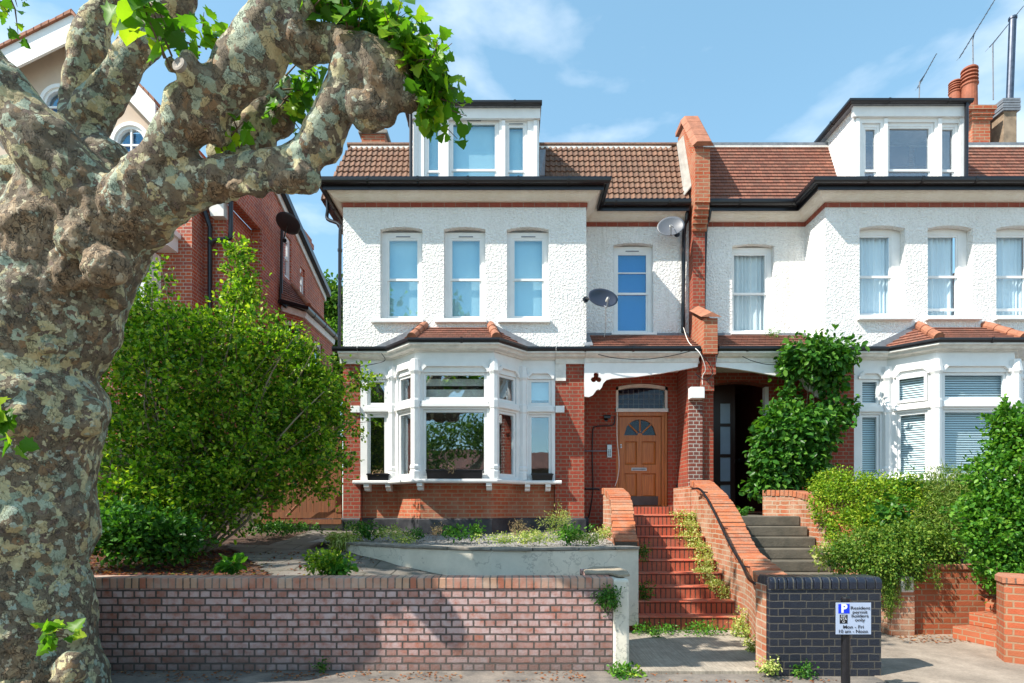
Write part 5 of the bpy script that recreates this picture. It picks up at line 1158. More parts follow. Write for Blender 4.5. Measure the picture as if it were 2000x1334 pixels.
wbox(X(1038, 11.5), X(1080, 11.5), 11.475, 11.585, 2.207, 'small black window box on the right sill of the bay window')
# ================================================================ PARKING SIGN
t = thing('parking_sign', 'white resident permit parking sign on a black post before the blue brick wall', 'sign', (X(1665, 5.35), 5.35, 0))
YS = 5.35; sx0, sx1, sz0, sz1 = X(1632, YS), X(1701, YS), Z(1239, YS), Z(1177, YS); px_ = X(1657, YS)
m = MB(); m.lathe((px_, YS+.045, 0), [(.038, -.3), (.038, sz1+.035), (.03, sz1+.045)], 18); m.build('post', M['black'], t, smooth=False)
m = MB(); m.box(sx0-.004, sx1+.004, YS, YS+.006, sz0-.004, sz1+.004); m.build('sign_back', M['black'], t)
m = MB(); m.box(sx0, sx1, YS-.004, YS-.0005, sz0, sz1); m.build('sign_face', plain('sign_white', (.44, .52, .68), .35, .05, 4), t, bevel=.003)
def sg(px, py): return X(px, YS), Z(py, YS)
m = MB(); a, b = sg(1636.8, 1179.6), sg(1658.5, 1197.8); m.box(a[0], b[0], YS-.006, YS-.0045, b[1], a[1]); m.build('blue_square', plain('sign_blue', (.005, .04, .75), .35, .05), t)
m = MB(); c, d = sg(1639.5, 1200.3), sg(1654.5, 1217.5); m.box(c[0], d[0], YS-.006, YS-.0045, d[1], c[1]); m.build('black_sticker', M['black'], t)
m = MB(); m.box(px_-.05, px_+.05, YS+.0065, YS+.09, sz1-.09, sz1-.06); m.box(px_-.05, px_+.05, YS+.0065, YS+.09, sz0+.06, sz0+.09); m.build('sign_clamp', M['black'], t)
white_t = plain('lettering_white', (.8, .84, .9), .4, .02)
def text(s, px, py, hpx, mat, y=YS-.0075, bold=.0, wpx=None, parent=t, align='CENTER', name='lettering'):
    cu = bpy.data.curves.new('txt', 'FONT'); cu.body = s; cu.align_x = align; cu.align_y = 'CENTER'; cu.size = 1; cu.extrude = .0; cu.offset = bold; cu.resolution_u = 6
    o = bpy.data.objects.new('tmp', cu); COL.objects.link(o); bpy.context.view_layer.update(); me = bpy.data.meshes.new_from_object(o.evaluated_get(bpy.context.evaluated_depsgraph_get())); bpy.data.objects.remove(o)
    co = np.array([v.co[:] for v in me.vertices]); w = co[:, 0].max()-co[:, 0].min(); cxm = (co[:, 0].max()+co[:, 0].min())/2
    sc = hpx*YS/F/.72; sx = (wpx*YS/F)/w if wpx else sc
    me.transform(Matrix.Translation((X(px, YS), y, Z(py, YS))) @ Matrix.Rotation(math.radians(90), 4, 'X') @ Matrix.Diagonal((sx, sc, 1, 1)) @ Matrix.Translation((-cxm, 0, 0)))
    me.name = name; return link_mesh(name, me, mat, parent)
text('P', 1648.3, 1188.7, 16, white_t, bold=.05, wpx=12)
for s_, x_, y_, w_ in (('Resident', 1679.8, 1187.5, 38), ('permit', 1679, 1195.5, 29), ('holders', 1679, 1203, 33), ('only', 1679, 1210.8, 20), ('Mon - Fri', 1666, 1224.5, 40), ('10 am - Noon', 1666, 1233, 56)):
    text(s_, x_, y_, 6.2 if y_ < 1215 else 6.6, M['black'], bold=.012, wpx=w_)
for s_, y_, w_ in (('HC', 1203.4, 10), ('STA', 1208.7, 12.5), ('O', 1214.2, 5)): text(s_, 1647, y_, 4.4, white_t, bold=.0, wpx=w_)

# ================================================================ VEGETATION HELPERS
T_OVAL = (np.array([(0, 0, 0), (.35, .30, .10), (.75, .24, .10), (1, 0, -.05), (.75, -.24, .10), (.35, -.30, .10), (.5, 0, 0)]), [(0, 6, 1), (1, 6, 2), (2, 6, 3), (3, 6, 4), (4, 6, 5), (5, 6, 0)])
T_DIA = (np.array([(0, 0, 0), (.5, .28, .10), (1, 0, -.04), (.5, -.28, .10)]), [(0, 2, 1), (0, 3, 2)])
T_THIN = (np.array([(0, 0, 0), (.4, .09, .02), (1, 0, -.12), (.4, -.09, .02)]), [(0, 2, 1), (0, 3, 2)])
_pl = [(0, .04), (.12, .33), (.02, .52), (.30, .42), (.42, .62), (.55, .34), (.74, .30), (1.0, 0)]
_pts = [(0, 0)]+[(x, y) for x, y in _pl]+[(x, -y) for x, y in _pl[:-1][::-1]]
T_PLANE = (np.array([(.38, 0, -.05)]+[(x, y, .30*abs(y)-.22*x*x) for x, y in _pts]), [(0, i+1, (i+1) % len(_pts)+1) for i in range(len(_pts))])
def instance(name, tmpl, pos, dirs, nrm, size, mat, parent=None, loc=None):
    tv, tf = tmpl; n = len(pos); k = len(tv)
    d = dirs/np.linalg.norm(dirs, axis=1, keepdims=True); b = np.cross(nrm, d); b /= np.linalg.norm(b, axis=1, keepdims=True)+1e-9; c = np.cross(d, b)
    sz = size.reshape(-1, 1, 1)
    v = pos[:, None, :]+sz*(tv[None, :, 0:1]*d[:, None, :]+tv[None, :, 1:2]*b[:, None, :]+tv[None, :, 2:3]*c[:, None, :])
    base = np.array(wl(parent) if parent is not None else (loc if loc is not None else (0, 0, 0)))
    v = v.reshape(-1, 3)-base
    f = np.array(tf); m_ = f.shape[0]; idx = (f[None]+np.arange(n)[:, None, None]*k).reshape(-1)
    me = bpy.data.meshes.new(name); me.vertices.add(len(v)); me.vertices.foreach_set('co', v.astype(np.float32).ravel())
    me.loops.add(len(idx)); me.loops.foreach_set('vertex_index', idx.astype(np.int32)); me.polygons.add(n*m_)
    me.polygons.foreach_set('loop_start', (np.arange(n*m_)*3).astype(np.int32)); me.polygons.foreach_set('loop_total', np.full(n*m_, 3, np.int32)); me.update(calc_edges=True)
    me.materials.append(mat); o = bpy.data.objects.new(name, me); COL.objects.link(o)
    if parent is not None: o.parent = parent
    else: o.location = base
    WL[o.name] = Vector(base); return o
def blob_points(blobs, n, shell=.3, lump=.25, spray=.0):
    """blobs: (x,y,z,rx,ry,rz[,weight])"""
    B = np.array([b[:6] for b in blobs], float); w = np.array([(b[6] if len(b) > 6 else 1)*(b[3]*b[4]*b[5])**(2/3) for b in blobs]); w /= w.sum()
    i = rng.choice(len(B), n, p=w); u = rng.normal(size=(n, 3)); u /= np.linalg.norm(u, axis=1, keepdims=True)
    r = 1-np.abs(rng.normal(size=n))*shell; r = np.clip(r, .05, 1)
    ph = rng.uniform(0, 6, 3); fx_ = 1+lump*(np.sin(u[:, 0]*7+i*2.3+ph[0])*np.cos(u[:, 1]*6+i*1.1+ph[1])*.6+np.sin(u[:, 2]*9+u[:, 0]*5+i*3.7)*.4)
    if spray: fx_ += np.where(rng.random(n) < .12, rng.exponential(spray, n), 0)
    p = B[i, :3]+u*B[i, 3:6]*(r*fx_)[:, None]; return p, u
def foliage(name, tmpl, blobs, n, size, mat, parent=None, loc=None, shell=.3, lump=.25, spray=.1, up=.5, droop=0, clump=0, zmin=None, nclump=0):
    if nclump:      # gather leaves on many small sprigs
        cp, cu_ = blob_points(blobs, nclump, shell, lump, spray); k = rng.integers(0, nclump, n); g = rng.normal(size=(n, 3))*clump; p = cp[k]+g; u = cu_[k]*.6+g/np.maximum(1e-6, np.linalg.norm(g, axis=1, keepdims=True))*.6
    else: p, u = blob_points(blobs, n, shell, lump, spray)
    if zmin is not None: p[:, 2] = np.maximum(p[:, 2], zmin+rng.uniform(0, .1, n))
    d = u*.7+rng.normal(size=(n, 3))*.6+np.array([0, 0, -droop]); nr = u*.5+rng.normal(size=(n, 3))*.5+np.array([0, 0, up]); s_ = size*rng.uniform(.6, 1.25, n)
    return instance(name, tmpl, p, d, nr, s_, mat, parent, loc)
def stems(name, base, tips, r, mat, parent, wob=.15):
    m = MB()
    for t_ in tips:
        b = Vector(base)+Vector((random.uniform(-.1, .1), random.uniform(-.1, .1), 0)); e = Vector(t_); mid1 = b.lerp(e, .35)+Vector([random.uniform(-wob, wob) for _ in range(3)]); mid2 = b.lerp(e, .7)+Vector([random.uniform(-wob, wob) for _ in range(3)])
        m.tube([b, mid1, mid2, e], [r, r*.75, r*.5, r*.2], 6, 4)
    return m.build(name, mat, parent, smooth=True)
def pb(px, py, Y, rx, ry, rz=None, w=1):
    s_ = Y/F; c = P(px, py, Y); return (c.x, c.y, c.z, rx*s_, (rz if rz else rx)*s_, ry*s_, w)
# ================================================================ PLANE TREE
tree = thing('plane_tree', 'large old pollarded plane tree with mottled knobbly trunk on the pavement at left', 'tree', (-4.4, 5.3, 0))
tubes = MB()
def limb(pts, n=20, k=6, cap=True):
    """pts: (px,py,Y,rpx)"""
    path = [P(a, b, y) for a, b, y, r in pts]; rad = [r*(1 if n == 28 else .89)*y/F for a, b, y, r in pts]
    pa, ra = catmull(path, rad, k)
    tubes.tube(pa, ra, n)
    c = MB.lathe
    for q, r in ((pa[0], ra[0]), (pa[-1], ra[-1])): ball(q, r*.98)
def ball(c, r, sq=(1, 1, 1)):
    c = Vector(c); pr = []; vs = []; n = 12; K = 8
    for i in range(K+1):
        a = math.pi*i/K
        for j in range(n): b = 2*math.pi*j/n; vs.append(c+Vector((math.sin(a)*math.cos(b)*sq[0], math.sin(a)*math.sin(b)*sq[1], math.cos(a)*sq[2]))*r)
    tubes.add(vs, [(i*n+j, i*n+(j+1) % n, (i+1)*n+(j+1) % n, (i+1)*n+j) for i in range(K) for j in range(n)])
M['stem_pale'] = plain('pale_stem', (.30, .24, .16), .9, .4)
T0 = 5.38
EDG = [(1420, 35, 200), (1340, 35, 188), (1270, 30, 165), (1180, 25, 162), (1100, 20, 148), (1020, 30, 168), (950, 25, 160), (870, 30, 168), (800, 40, 188), (740, 35, 168), (690, 45, 172), (640, 65, 200), (600, 85, 222), (540, 112, 238), (470, 150, 272), (410, 175, 292)]
limb([(c_, y_, T0, e_-c_) for y_, c_, e_ in EDG]+[(195, 365, T0, 95), (205, 330, T0, 60)], 28)
limb([(110, 560, T0, 105), (140, 480, T0, 118), (60, 420, T0, 90), (40, 360, T0-.1, 60)], 20)
limb([(235, 480, 5.2, 50), (285, 425, 5.1, 58), (325, 372, 5.0, 50), (360, 345, 4.95, 42)], 20)
# L1 far-left limb, drawn out past the frame to carry added shade leaves
limb([(215, 420, 5.1, 75), (150, 355, 5.0, 72), (90, 290, 4.9, 72), (30, 215, 4.85, 66), (-30, 140, 4.8, 60), (-120, 40, 4.8, 56), (-200, -120, 4.8, 50), (-330, -300, 4.9, 42), (-520, -420, 5.1, 34), (-760, -520, 5.3, 24)], 22)
# back limbs
limb([(235, 390, 5.5, 50), (212, 325, 5.6, 34), (182, 280, 5.7, 36), (152, 248, 5.75, 42)], 18)
limb([(158, 250, 5.75, 46), (140, 205, 5.8, 24), (150, 155, 5.8, 30), (172, 100, 5.8, 36), (186, 50, 5.8, 34), (212, 0, 5.8, 34), (235, -120, 5.8, 30), (240, -170, 5.7, 22)], 16)
limb([(155, 262, 5.75, 40), (183, 218, 5.7, 43), (218, 170, 5.65, 38), (248, 125, 5.6, 36), (285, 80, 5.6, 37), (318, 35, 5.6, 37), (350, -10, 5.6, 36), (372, -90, 5.5, 28), (380, -150, 5.5, 20)], 16)
# central limb
limb([(215, 440, 5.1, 80), (272, 370, 4.95, 56), (322, 300, 4.8, 42), (352, 255, 4.75, 52), (385, 215, 4.7, 60), (440, 172, 4.65, 56), (490, 115, 4.6, 62), (530, 55, 4.55, 64), (548, 0, 4.5, 60), (560, -80, 4.5, 55), (545, -220, 4.6, 45), (500, -420, 4.8, 30)], 22)
ball(P(588, 78, 4.55), .17, (.8, 1, 1.2)); ball(P(575, 20, 4.5), .15); ball(P(425, 255, 4.75), .12); ball(P(500, 150, 4.6), .14)
limb([(415, 190, 4.65, 42), (380, 160, 4.5, 34), (358, 136, 4.38, 26), (352, 130, 4.33, 17)], 14); ball(P(335, 125, 4.45), .06); ball(P(368, 118, 4.42), .08)
# stub behind
limb([(440, 300, 5.2, 40), (475, 268, 5.25, 46), (505, 235, 5.3, 50), (528, 195, 5.3, 44), (545, 165, 5.3, 30)], 16); ball(P(545, 235, 5.3), .14); ball(P(510, 275, 5.3), .14)
# lower right limb
limb([(250, 430, 5.1, 76), (312, 388, 5.0, 64), (365, 362, 4.95, 54), (420, 350, 4.9, 46), (480, 338, 4.85, 43), (545, 328, 4.8, 40), (600, 300, 4.75, 42), (640, 250, 4.7, 43), (662, 190, 4.65, 42), (690, 140, 4.6, 48), (700, 120, 4.6, 50)], 20)
for px, py, r in ((567, 350, .12), (598, 345, .13), (548, 360, .1), (455, 366, .08), (500, 362, .12), (640, 290, .12)): ball(P(px, py, 4.75), r)
limb([(600, 75, 4.6, 26), (640, 80, 4.6, 34), (680, 100, 4.6, 46), (730, 140, 4.6, 62), (770, 175, 4.6, 48), (800, 195, 4.6, 30), (822, 200, 4.6, 14)], 20)
ball(P(628, 90, 4.6), .13); ball(P(715, 215, 4.6), .16); ball(P(755, 220, 4.6), .10); ball(P(770, 130, 4.55), .14)
random.seed(11)
CP = [(y_, c_, e_-c_) for y_, c_, e_ in EDG]
def surf(px, py, f=.86):
    for (y0, c0_, r0), (y1, c1, r1) in zip(CP, CP[1:]):
        if y1 <= py <= y0: k = (py-y0)/(y1-y0); c_, r_ = c0_+(c1-c0_)*k, r0+(r1-r0)*k; break
    dx = max(-.93, min(.93, (px-c_)/r_)); R_ = r_*T0/F; return P(px, py, T0-math.sqrt(1-dx*dx)*R_*f)
for _ in range(12):
    py = random.choice((random.uniform(420, 700), random.uniform(420, 600), random.uniform(700, 1330))); px = random.uniform(5, 270 if py < 650 else 180); ball(surf(px, py, .74), random.uniform(.08, .16), (random.uniform(.8, 1.5), .8, random.uniform(.6, 1.4)))
for px, py, r in ((165, 1015, .10), (150, 1035, .08), (190, 830, .10), (195, 800, .10), (220, 610, .10), (240, 580, .10), (165, 1240, .08), (165, 1300, .12), (255, 500, .10), (150, 1250, .1)): ball(P(px-14, py, T0-.05), r, (1, 1.4, 1.2))
for px, py, r in ((205, 520, .20), (150, 470, .18), (30, 440, .15), (60, 410, .15), (20, 500, .12)): ball(P(px, py, T0-.50), r, (1, .8, .9))
me = bpy.data.meshes.new('t'); me.from_pydata(tubes.v, [], tubes.f); bm = bmesh.new(); bm.from_mesh(me); bmesh.ops.recalc_face_normals(bm, faces=bm.faces); bm.to_mesh(me); bm.free()
o = bpy.data.objects.new('tmp', me); COL.objects.link(o); md = o.modifiers.new('r', 'REMESH'); md.mode = 'VOXEL'; md.voxel_size = .019; sm = o.modifiers.new('s', 'SMOOTH'); sm.iterations = 12; sm.factor = .5
dg = bpy.context.evaluated_depsgraph_get(); me = bpy.data.meshes.new_from_object(o.evaluated_get(dg)); bpy.data.objects.remove(o); me.name = 'trunk'
nv = len(me.vertices); co = np.empty(nv*3, np.float32); me.vertices.foreach_get('co', co); co = co.reshape(-1, 3); nm = np.array([v.normal[:] for v in me.vertices])
rough = np.zeros(nv, np.float32); out_ = co.copy()
def R(px, py, Y, r): c = P(px, py, Y); return np.array(c), r*Y/F
zones = [R(230, 540, 4.9, 150), R(120, 560, 4.8, 120), R(50, 440, 4.8, 110), R(190, 440, 4.8, 130), R(180, 620, 4.9, 80), R(590, 70, 4.5, 60), R(400, 270, 4.7, 60), R(520, 250, 5.3, 60), R(450, 375, 4.8, 70), R(570, 360, 4.75, 50), R(350, 130, 4.4, 40), R(740, 190, 4.6, 75), R(680, 80, 4.6, 50), R(185, 1010, 5.2, 45), R(200, 880, 5.2, 45), R(180, 1180, 5.2, 40), R(30, 1310, 4.9, 90), R(150, 960, 5.1, 40), R(240, 620, 5.1, 40), R(230, 700, 5.2, 35)]
for i in range(nv):
    p = Vector(co[i]); n1 = noise.fractal(p*3.0, 1.0, 2.0, 3); n2 = noise.turbulence(p*8.0, 3, False); 
    rg = max(0., max(1-np.linalg.norm(co[i]-c)/r*.8 for c, r in zones)); rough[i] = min(1, rg*1.2)
    fl = noise.ridged_multi_fractal(Vector((p.x*4+p.z*.3, p.y*4, p.z*1.1)), 1, 2.1, 3, 1, 2); q = Vector((p.x*9, p.y*9, p.z*3.2)); rid = noise.ridged_multi_fractal(q, .9, 2.1, 3, 1, 2)
    n4 = noise.noise(Vector((p.x*5, p.y*5, p.z*9))); out_[i] += nm[i]*(n1*.026+(n2-.45)*.012+n4*.008+(fl-1.0)*.022*(.4+rg)+rg*((rid-1.0)*.020+(n2-.4)*.012))
me.vertices.foreach_set('co', out_.ravel()); at_ = me.attributes.new('rough', 'FLOAT', 'POINT'); at_.data.foreach_set('value', rough)
me.polygons.foreach_set('use_smooth', np.ones(len(me.polygons), bool)); me.update()
link_mesh('trunk', me, M['bark'], tree)
# cut end on the stub
m = MB(); c = P(354, 131, 4.27); m.lathe(c, [(.05, 0), (.052, .03), (.035, .034), (.02, .028)], 14, (-.25, -1, .15)); m.build('pruned_stub', plain('pale_cut_wood', (.38, .33, .28), .8, .5, 14, bmp=.5), tree)
# leafy shoots
def shoots(name, origins, n, length, leaf, dirv, spread=.5, lpt=9, mat='leaf_plane', parent=tree):
    m = MB(); pos = []; ds = []; ns = []; sz = []
    for _ in range(n):
        o_ = Vector(random.choice(origins))+Vector([random.uniform(-.05, .05) for _ in range(3)]); d = (Vector(dirv)+Vector([random.gauss(0, spread) for _ in range(3)])).normalized(); L_ = length*random.uniform(.5, 1.15)
        path = [o_, o_+d*L_*.5+Vector((0, 0, .02)), o_+d*L_+Vector((random.uniform(-.05, .05), 0, -.03*L_))]
        m.tube(path, [.008, .006, .002], 5)
        for k in range(lpt):
            f = (k+1)/lpt; q = path[0].lerp(path[1], f*2) if f < .5 else path[1].lerp(path[2], f*2-1)
            a = Vector([random.gauss(0, 1) for _ in range(3)]); a = (a-d*a.dot(d)).normalized()*.8+d*.3+Vector((0, 0, -.25)); pt = q+a.normalized()*.04
            pos.append(pt); ds.append(a); nn = Vector((random.gauss(0, .6), random.gauss(-.4, .6), random.gauss(.7, .4))); ns.append(nn); sz.append(leaf*random.uniform(.55, 1.15)*(1.1-f*.35))
    m.build('twigs', M['twig'], parent)
    return instance(name, T_PLANE, np.array([p[:] for p in pos]), np.array([p[:] for p in ds]), np.array([p[:] for p in ns]), np.array(sz), M[mat], parent)
hp = [P(a, b, 4.6) for a, b in ((610, 45), (650, 50), (690, 70), (730, 85), (765, 110), (790, 140), (812, 170), (818, 195))]
shoots('leaves', hp, 46, .42, .15, (.35, -.1, .75), .45, 8)
shoots('leaves', hp[4:], 26, .34, .14, (.9, -.2, .1), .45, 8)
shoots('leaves', [P(825, 205, 4.6), P(810, 215, 4.6)], 5, .18, .12, (.6, -.2, -.5), .5, 6)
shoots('leaves', [P(555, 190, 5.1), P(570, 150, 5.1), P(560, 235, 5.2), P(590, 130, 5.0)], 14, .25, .12, (.6, -.1, -.3), .5, 7)
shoots('leaves', [P(440, 110, 4.7), P(400, 100, 4.7), P(455, 60, 4.6)], 5, .32, .13, (-.2, 0, .8), .4, 7)
shoots('leaves', [P(345, 118, 4.4), P(330, 120, 4.4)], 4, .5, .19, (-.45, -.1, .8), .3, 5)
shoots('leaves', [P(230, -20, 4.3), P(270, -30, 4.3), P(300, -10, 4.3)], 3, .22, .2, (.1, -.1, -.7), .4, 4)
shoots('leaves', [P(455, 295, 4.9), P(440, 290, 4.9)], 4, .28, .12, (.1, -.1, .7), .3, 6)
shoots('leaves', [P(10, 850, 4.5), P(-10, 800, 4.5), P(0, 760, 4.6)], 5, .2, .16, (.2, -.3, -.2), .4, 5)
shoots('leaves', [P(128, 1238, 4.72), P(120, 1243, 4.72)], 4, .12, .14, (.1, -.5, .3), .5, 5)
shoots('leaves', [P(10, -20, 4.6), P(-10, -30, 4.6)], 4, .28, .1, (.1, -.1, -.4), .4, 6)
# crown around the limb ends, outside the frame
hv = [(P(238, -175, 5.7)), P(382, -160, 5.5), P(500, -420, 4.8), P(-200, -120, 4.8)]
for q, n_, dv in ((hv[0], 7, (-.3, 0, 1)), (hv[1], 5, (-.2, 0, 1)), (hv[2], 26, (.1, 0, 1)), (hv[3], 12, (-.4, 0, .8))): shoots('leaves', [q+Vector((random.uniform(-.15, .15), random.uniform(-.15, .15), random.uniform(-.1, .1))) for _ in range(6)], n_, .9, .2, dv, .4, 12)

for q, n_ in ((P(-820, -560, 5.3), 20), (P(-980, -640, 5.4), 26), (P(-980, -820, 5.4), 26), (P(-1150, -680, 5.4), 30), (P(-1150, -880, 5.4), 26), (P(-1350, -750, 5.4), 30), (P(-1350, -980, 5.4), 26), (P(-1550, -850, 5.4), 26)): shoots('leaves', [q+Vector((random.uniform(-.7, .7), random.uniform(-.6, .6), random.uniform(-.5, .5))) for _ in range(8)], n_, 1.1, .22, (0, 0, .4), .8, 16)  # unseen leaf clusters added beyond the limb tips to shade the garden
# ================================================================ SHRUBS AND PLANTS
def sprays(parent, blobs, n, length, leaf, mat, lean=(0, 0, .4), tm=T_OVAL, per=34, gap=.55):
    m = MB(); p, u = blob_points(blobs, n, .05, .2, 0); pos = []; ds = []; ns = []; sz = []
    for q, w in zip(p, u):
        d = (Vector(w)+Vector(lean)+Vector(rng.normal(size=3)*.25)).normalized(); L_ = length*random.uniform(.5, 1.2); q = Vector(q)-d*L_*.35; e = q+d*L_; mid = q.lerp(e, .55)+Vector((0, 0, .06*L_)); e = e-Vector((0, 0, .12*L_))
        m.tube([q, mid, e], [.006, .004, .0015], 4)
        for k in range(per):
            f = .25+.75*random.random(); c = q.lerp(mid, f*2) if f < .5 else mid.lerp(e, f*2-1); a = Vector(rng.normal(size=3)); a = (a-d*a.dot(d)).normalized()+d*.7; pos.append(c+a*leaf*.15); ds.append(a); ns.append(Vector(rng.normal(size=3)*.5)+Vector((0, -.2, .8))); sz.append(leaf*random.uniform(.6, 1.2))
    m.build('shoots', M['twig'], parent); A_ = lambda l: np.array([x[:] for x in l]); return instance('shoot_leaves', tm, A_(pos), A_(ds), A_(ns), np.array(sz), M[mat], parent)
# big privet on the left
t = thing('shrub', 'large leafy green shrub filling the garden between the plane tree and the gate', 'shrub', (-4.6, 8.8, .8))
bl = [pb(330, 760, 9.0, 130, 150, 120), pb(470, 760, 9.2, 150, 140, 120), pb(565, 800, 9.4, 92, 100, 80), pb(300, 900, 8.6, 110, 110, 90), pb(430, 900, 8.8, 130, 110, 100), pb(560, 880, 9.0, 110, 90, 80), pb(250, 640, 9.0, 60, 90, 80), pb(350, 670, 9.0, 60, 50, 60), pb(476, 630, 9.2, 40, 80, 40), pb(466, 560, 9.2, 18, 50, 18, 1.4), pb(303, 560, 9.0, 22, 60, 24, 1.3), pb(570, 700, 9.3, 56, 44, 60), pb(620, 738, 9.6, 46, 38, 36), pb(655, 800, 9.8, 24, 80, 26, 1.2), pb(625, 860, 9.6, 40, 60, 36), pb(240, 980, 8.0, 60, 70, 60), pb(330, 1000, 8.2, 80, 60, 60), pb(700, 745, 10.1, 30, 14, 14, 1.5), pb(225, 820, 8.6, 40, 120, 60), pb(395, 635, 9.2, 26, 30, 24, 1.2), pb(330, 970, 8.5, 120, 60, 80), pb(460, 960, 8.8, 90, 50, 70), pb(640, 775, 9.8, 28, 40, 30), pb(610, 930, 9.6, 60, 45, 40), pb(278, 610, 9.0, 32, 50, 30), pb(700, 820, 10.2, 24, 16, 14, 1.3), pb(525, 680, 9.2, 34, 34, 36), pb(465, 505, 9.2, 12, 24, 12, 1.6), pb(430, 625, 9.2, 34, 30, 30)]
foliage('leaves', T_OVAL, bl, 42000, .070, M['leaf_shrub'], t, shell=.36, lump=.42, spray=.10, clump=.10, nclump=1500)
sprays(t, bl, 640, .36, .066, 'leaf_shrub', per=24)
stems('stems', (-4.9, 8.8, .75), [(b[0], b[1], b[2]+b[5]*.5) for b in bl]+[P(640, 700, 9.4), P(700, 740, 10), P(310, 500, 9), P(465, 520, 9.2)]+[P(random.uniform(250, 640), random.uniform(660, 900), 8.75) for _ in range(16)], .024, M['stem_pale'], t, .3)
m = MB(); m.tube([P(195, 930, 8.2), P(225, 960, 8.2), P(245, 1010, 8.1), P(260, 1060, 8.1)], .04, 8, 4); m.tube([P(200, 1035, 8.2), P(235, 1060, 8.1)], .04, 8); m.build('old_stem', M['fence'], t, smooth=True)
t = thing('shrub', 'low dark leafy shrub under the large shrub beside the tree trunk', 'shrub', (-5.2, 7.4, .8)); foliage('leaves', T_OVAL, [pb(245, 1040, 7.4, 75, 45, 50), pb(330, 1050, 7.6, 60, 34, 40)], 4200, .075, M['leaf_climb'], t, clump=.07, nclump=450)
# far trees between the houses
for px, py, Y, r, lab in ((640, 640, 27, 60, 'distant round green tree behind the houses'), (655, 700, 22, 42, 'lighter green tree lower down in the gap beside the white house')):
    t = thing('tree', lab, 'tree', (X(px, Y), Y, 0)); m = MB(); m.tube([(X(px, Y), Y, 0), P(px, py, Y)], [.3, .12], 8); m.build('trunk', M['twig'], t)
    b_ = [pb(px+random.uniform(-r, r)*.6, py+random.uniform(-r, r)*1.1, Y, r*.5, r*.5) for _ in range(9)]; foliage('crown', T_OVAL, b_, 9000, .17, M['leaf_far'], t, clump=.25, nclump=900)
t = thing('tree', 'leaning leafy street tree mirrored in the large centre pane of the bay window', 'tree', (-3.6, -7, 0))
m = MB(); m.tube([(-3.9, -7, 0), (-3.7, -7, 1.6), (-3.3, -7, 2.5), (-2.6, -7, 3.1), (-1.6, -7, 3.9), (-1.0, -7, 5.0)], [.38, .32, .26, .20, .16, .10], 12, 5); m.tube([(-3.6, -7, 2.0), (-4.2, -7, 3.4), (-4.4, -7, 5.2)], [.22, .17, .10], 10, 5); m.build('trunk', M['bark'], t, smooth=True)
foliage('crown', T_OVAL, [(-4.4, -7, 4.4, 1.5, 1.2, 1.0), (-2.6, -7, 5.2, 1.8, 1.2, .9), (-4.9, -7.2, 3.0, .9, .8, .9), (-.9, -7, 5.0, 1.1, 1, .8)], 5000, .17, M['leaf_far'], t, clump=.25, nclump=500)
t = thing('tree', 'green foliage showing at the left edge behind the plane tree trunk', 'tree', (X(-60, 11), 11, 0)); m = MB(); m.tube([(X(-60, 11), 11, .5), P(-60, 520, 11)], [.2, .08], 8); m.build('trunk', M['twig'], t); foliage('crown', T_OVAL, [pb(-60, 520, 11, 85, 95), pb(-90, 650, 11, 90, 120)], 6000, .11, M['leaf_far'], t, clump=.15, nclump=700)
# climber on the right porch
t = thing('climbing_plant', 'glossy green climber growing up the brick pier of the dark open porch', 'climbing plant', (5.6, 11.3, 1.5))
bl = [pb(1600, 694, 11.2, 60, 30, 36), pb(1590, 712, 11.25, 50, 22, 24), pb(1625, 735, 11.3, 22, 40, 14), pb(1540, 715, 11.5, 20, 18, 14), pb(1580, 822, 11.2, 62, 28, 40), pb(1545, 850, 11.2, 62, 55, 45), pb(1574, 855, 11.2, 42, 50, 40), pb(1530, 900, 11.2, 52, 50, 40), pb(1564, 905, 11.2, 36, 46, 40), pb(1510, 945, 11.2, 40, 25, 30), pb(1640, 800, 11.2, 26, 20, 14), pb(1500, 850, 11.3, 22, 60, 18, .8), pb(1540, 775, 11.5, 16, 20, 10, .6)]
foliage('leaves', T_OVAL, bl, 14000, .12, M['leaf_climb'], t, shell=.25, lump=.25, spray=.08, clump=.08, nclump=1000, droop=.5)
sprays(t, [b for b in bl if b[2] < 3.2], 34, .35, .11, 'leaf_climb', (0, -.1, -.4), per=14)
stems('stems', (5.7, 11.4, 1.5), [(b[0], b[1]+.1, b[2]) for b in bl], .02, M['twig'], t, .1)
M['leaf_trail'] = leafmat('trailing_leaf', [(0, (.035, .11, .015)), (.5, (.10, .20, .02)), (1, (.24, .32, .05))], .3, .5)
# golden hedge + neighbours on the right
t = thing('hedge', 'golden green rounded hedge beside the concrete steps', 'hedge', (5.6, 9.3, .9))
bl = [pb(1660, 985, 9.3, 72, 62, 60), pb(1740, 985, 9.2, 80, 58, 60), pb(1700, 1040, 9.0, 80, 50, 60), pb(1790, 1020, 9.0, 60, 55, 60), pb(1625, 950, 9.5, 40, 30, 40)]
foliage('leaves', T_OVAL, bl, 26000, .040, M['leaf_yellow'], t, shell=.15, lump=.14, spray=.04, clump=.04, nclump=3400, up=.7); stems('stems', (5.9, 9.2, .9), [b[:3] for b in bl], .02, M['twig'], t)
t = thing('shrub', 'olive green feathery shrub in front of the right bay window', 'shrub', (6.9, 8.9, .9)); bl = [pb(1850, 960, 8.9, 60, 42, 50), pb(1900, 1000, 8.6, 60, 60, 50), pb(1840, 1020, 8.6, 55, 50, 40)]
foliage('leaves', T_THIN, bl, 14000, .075, M['leaf_olive'], t, shell=.25, lump=.2, spray=.15, clump=.06, nclump=1500); stems('stems', (7, 8.9, .9), [b[:3] for b in bl], .018, M['twig'], t)
m = MB()
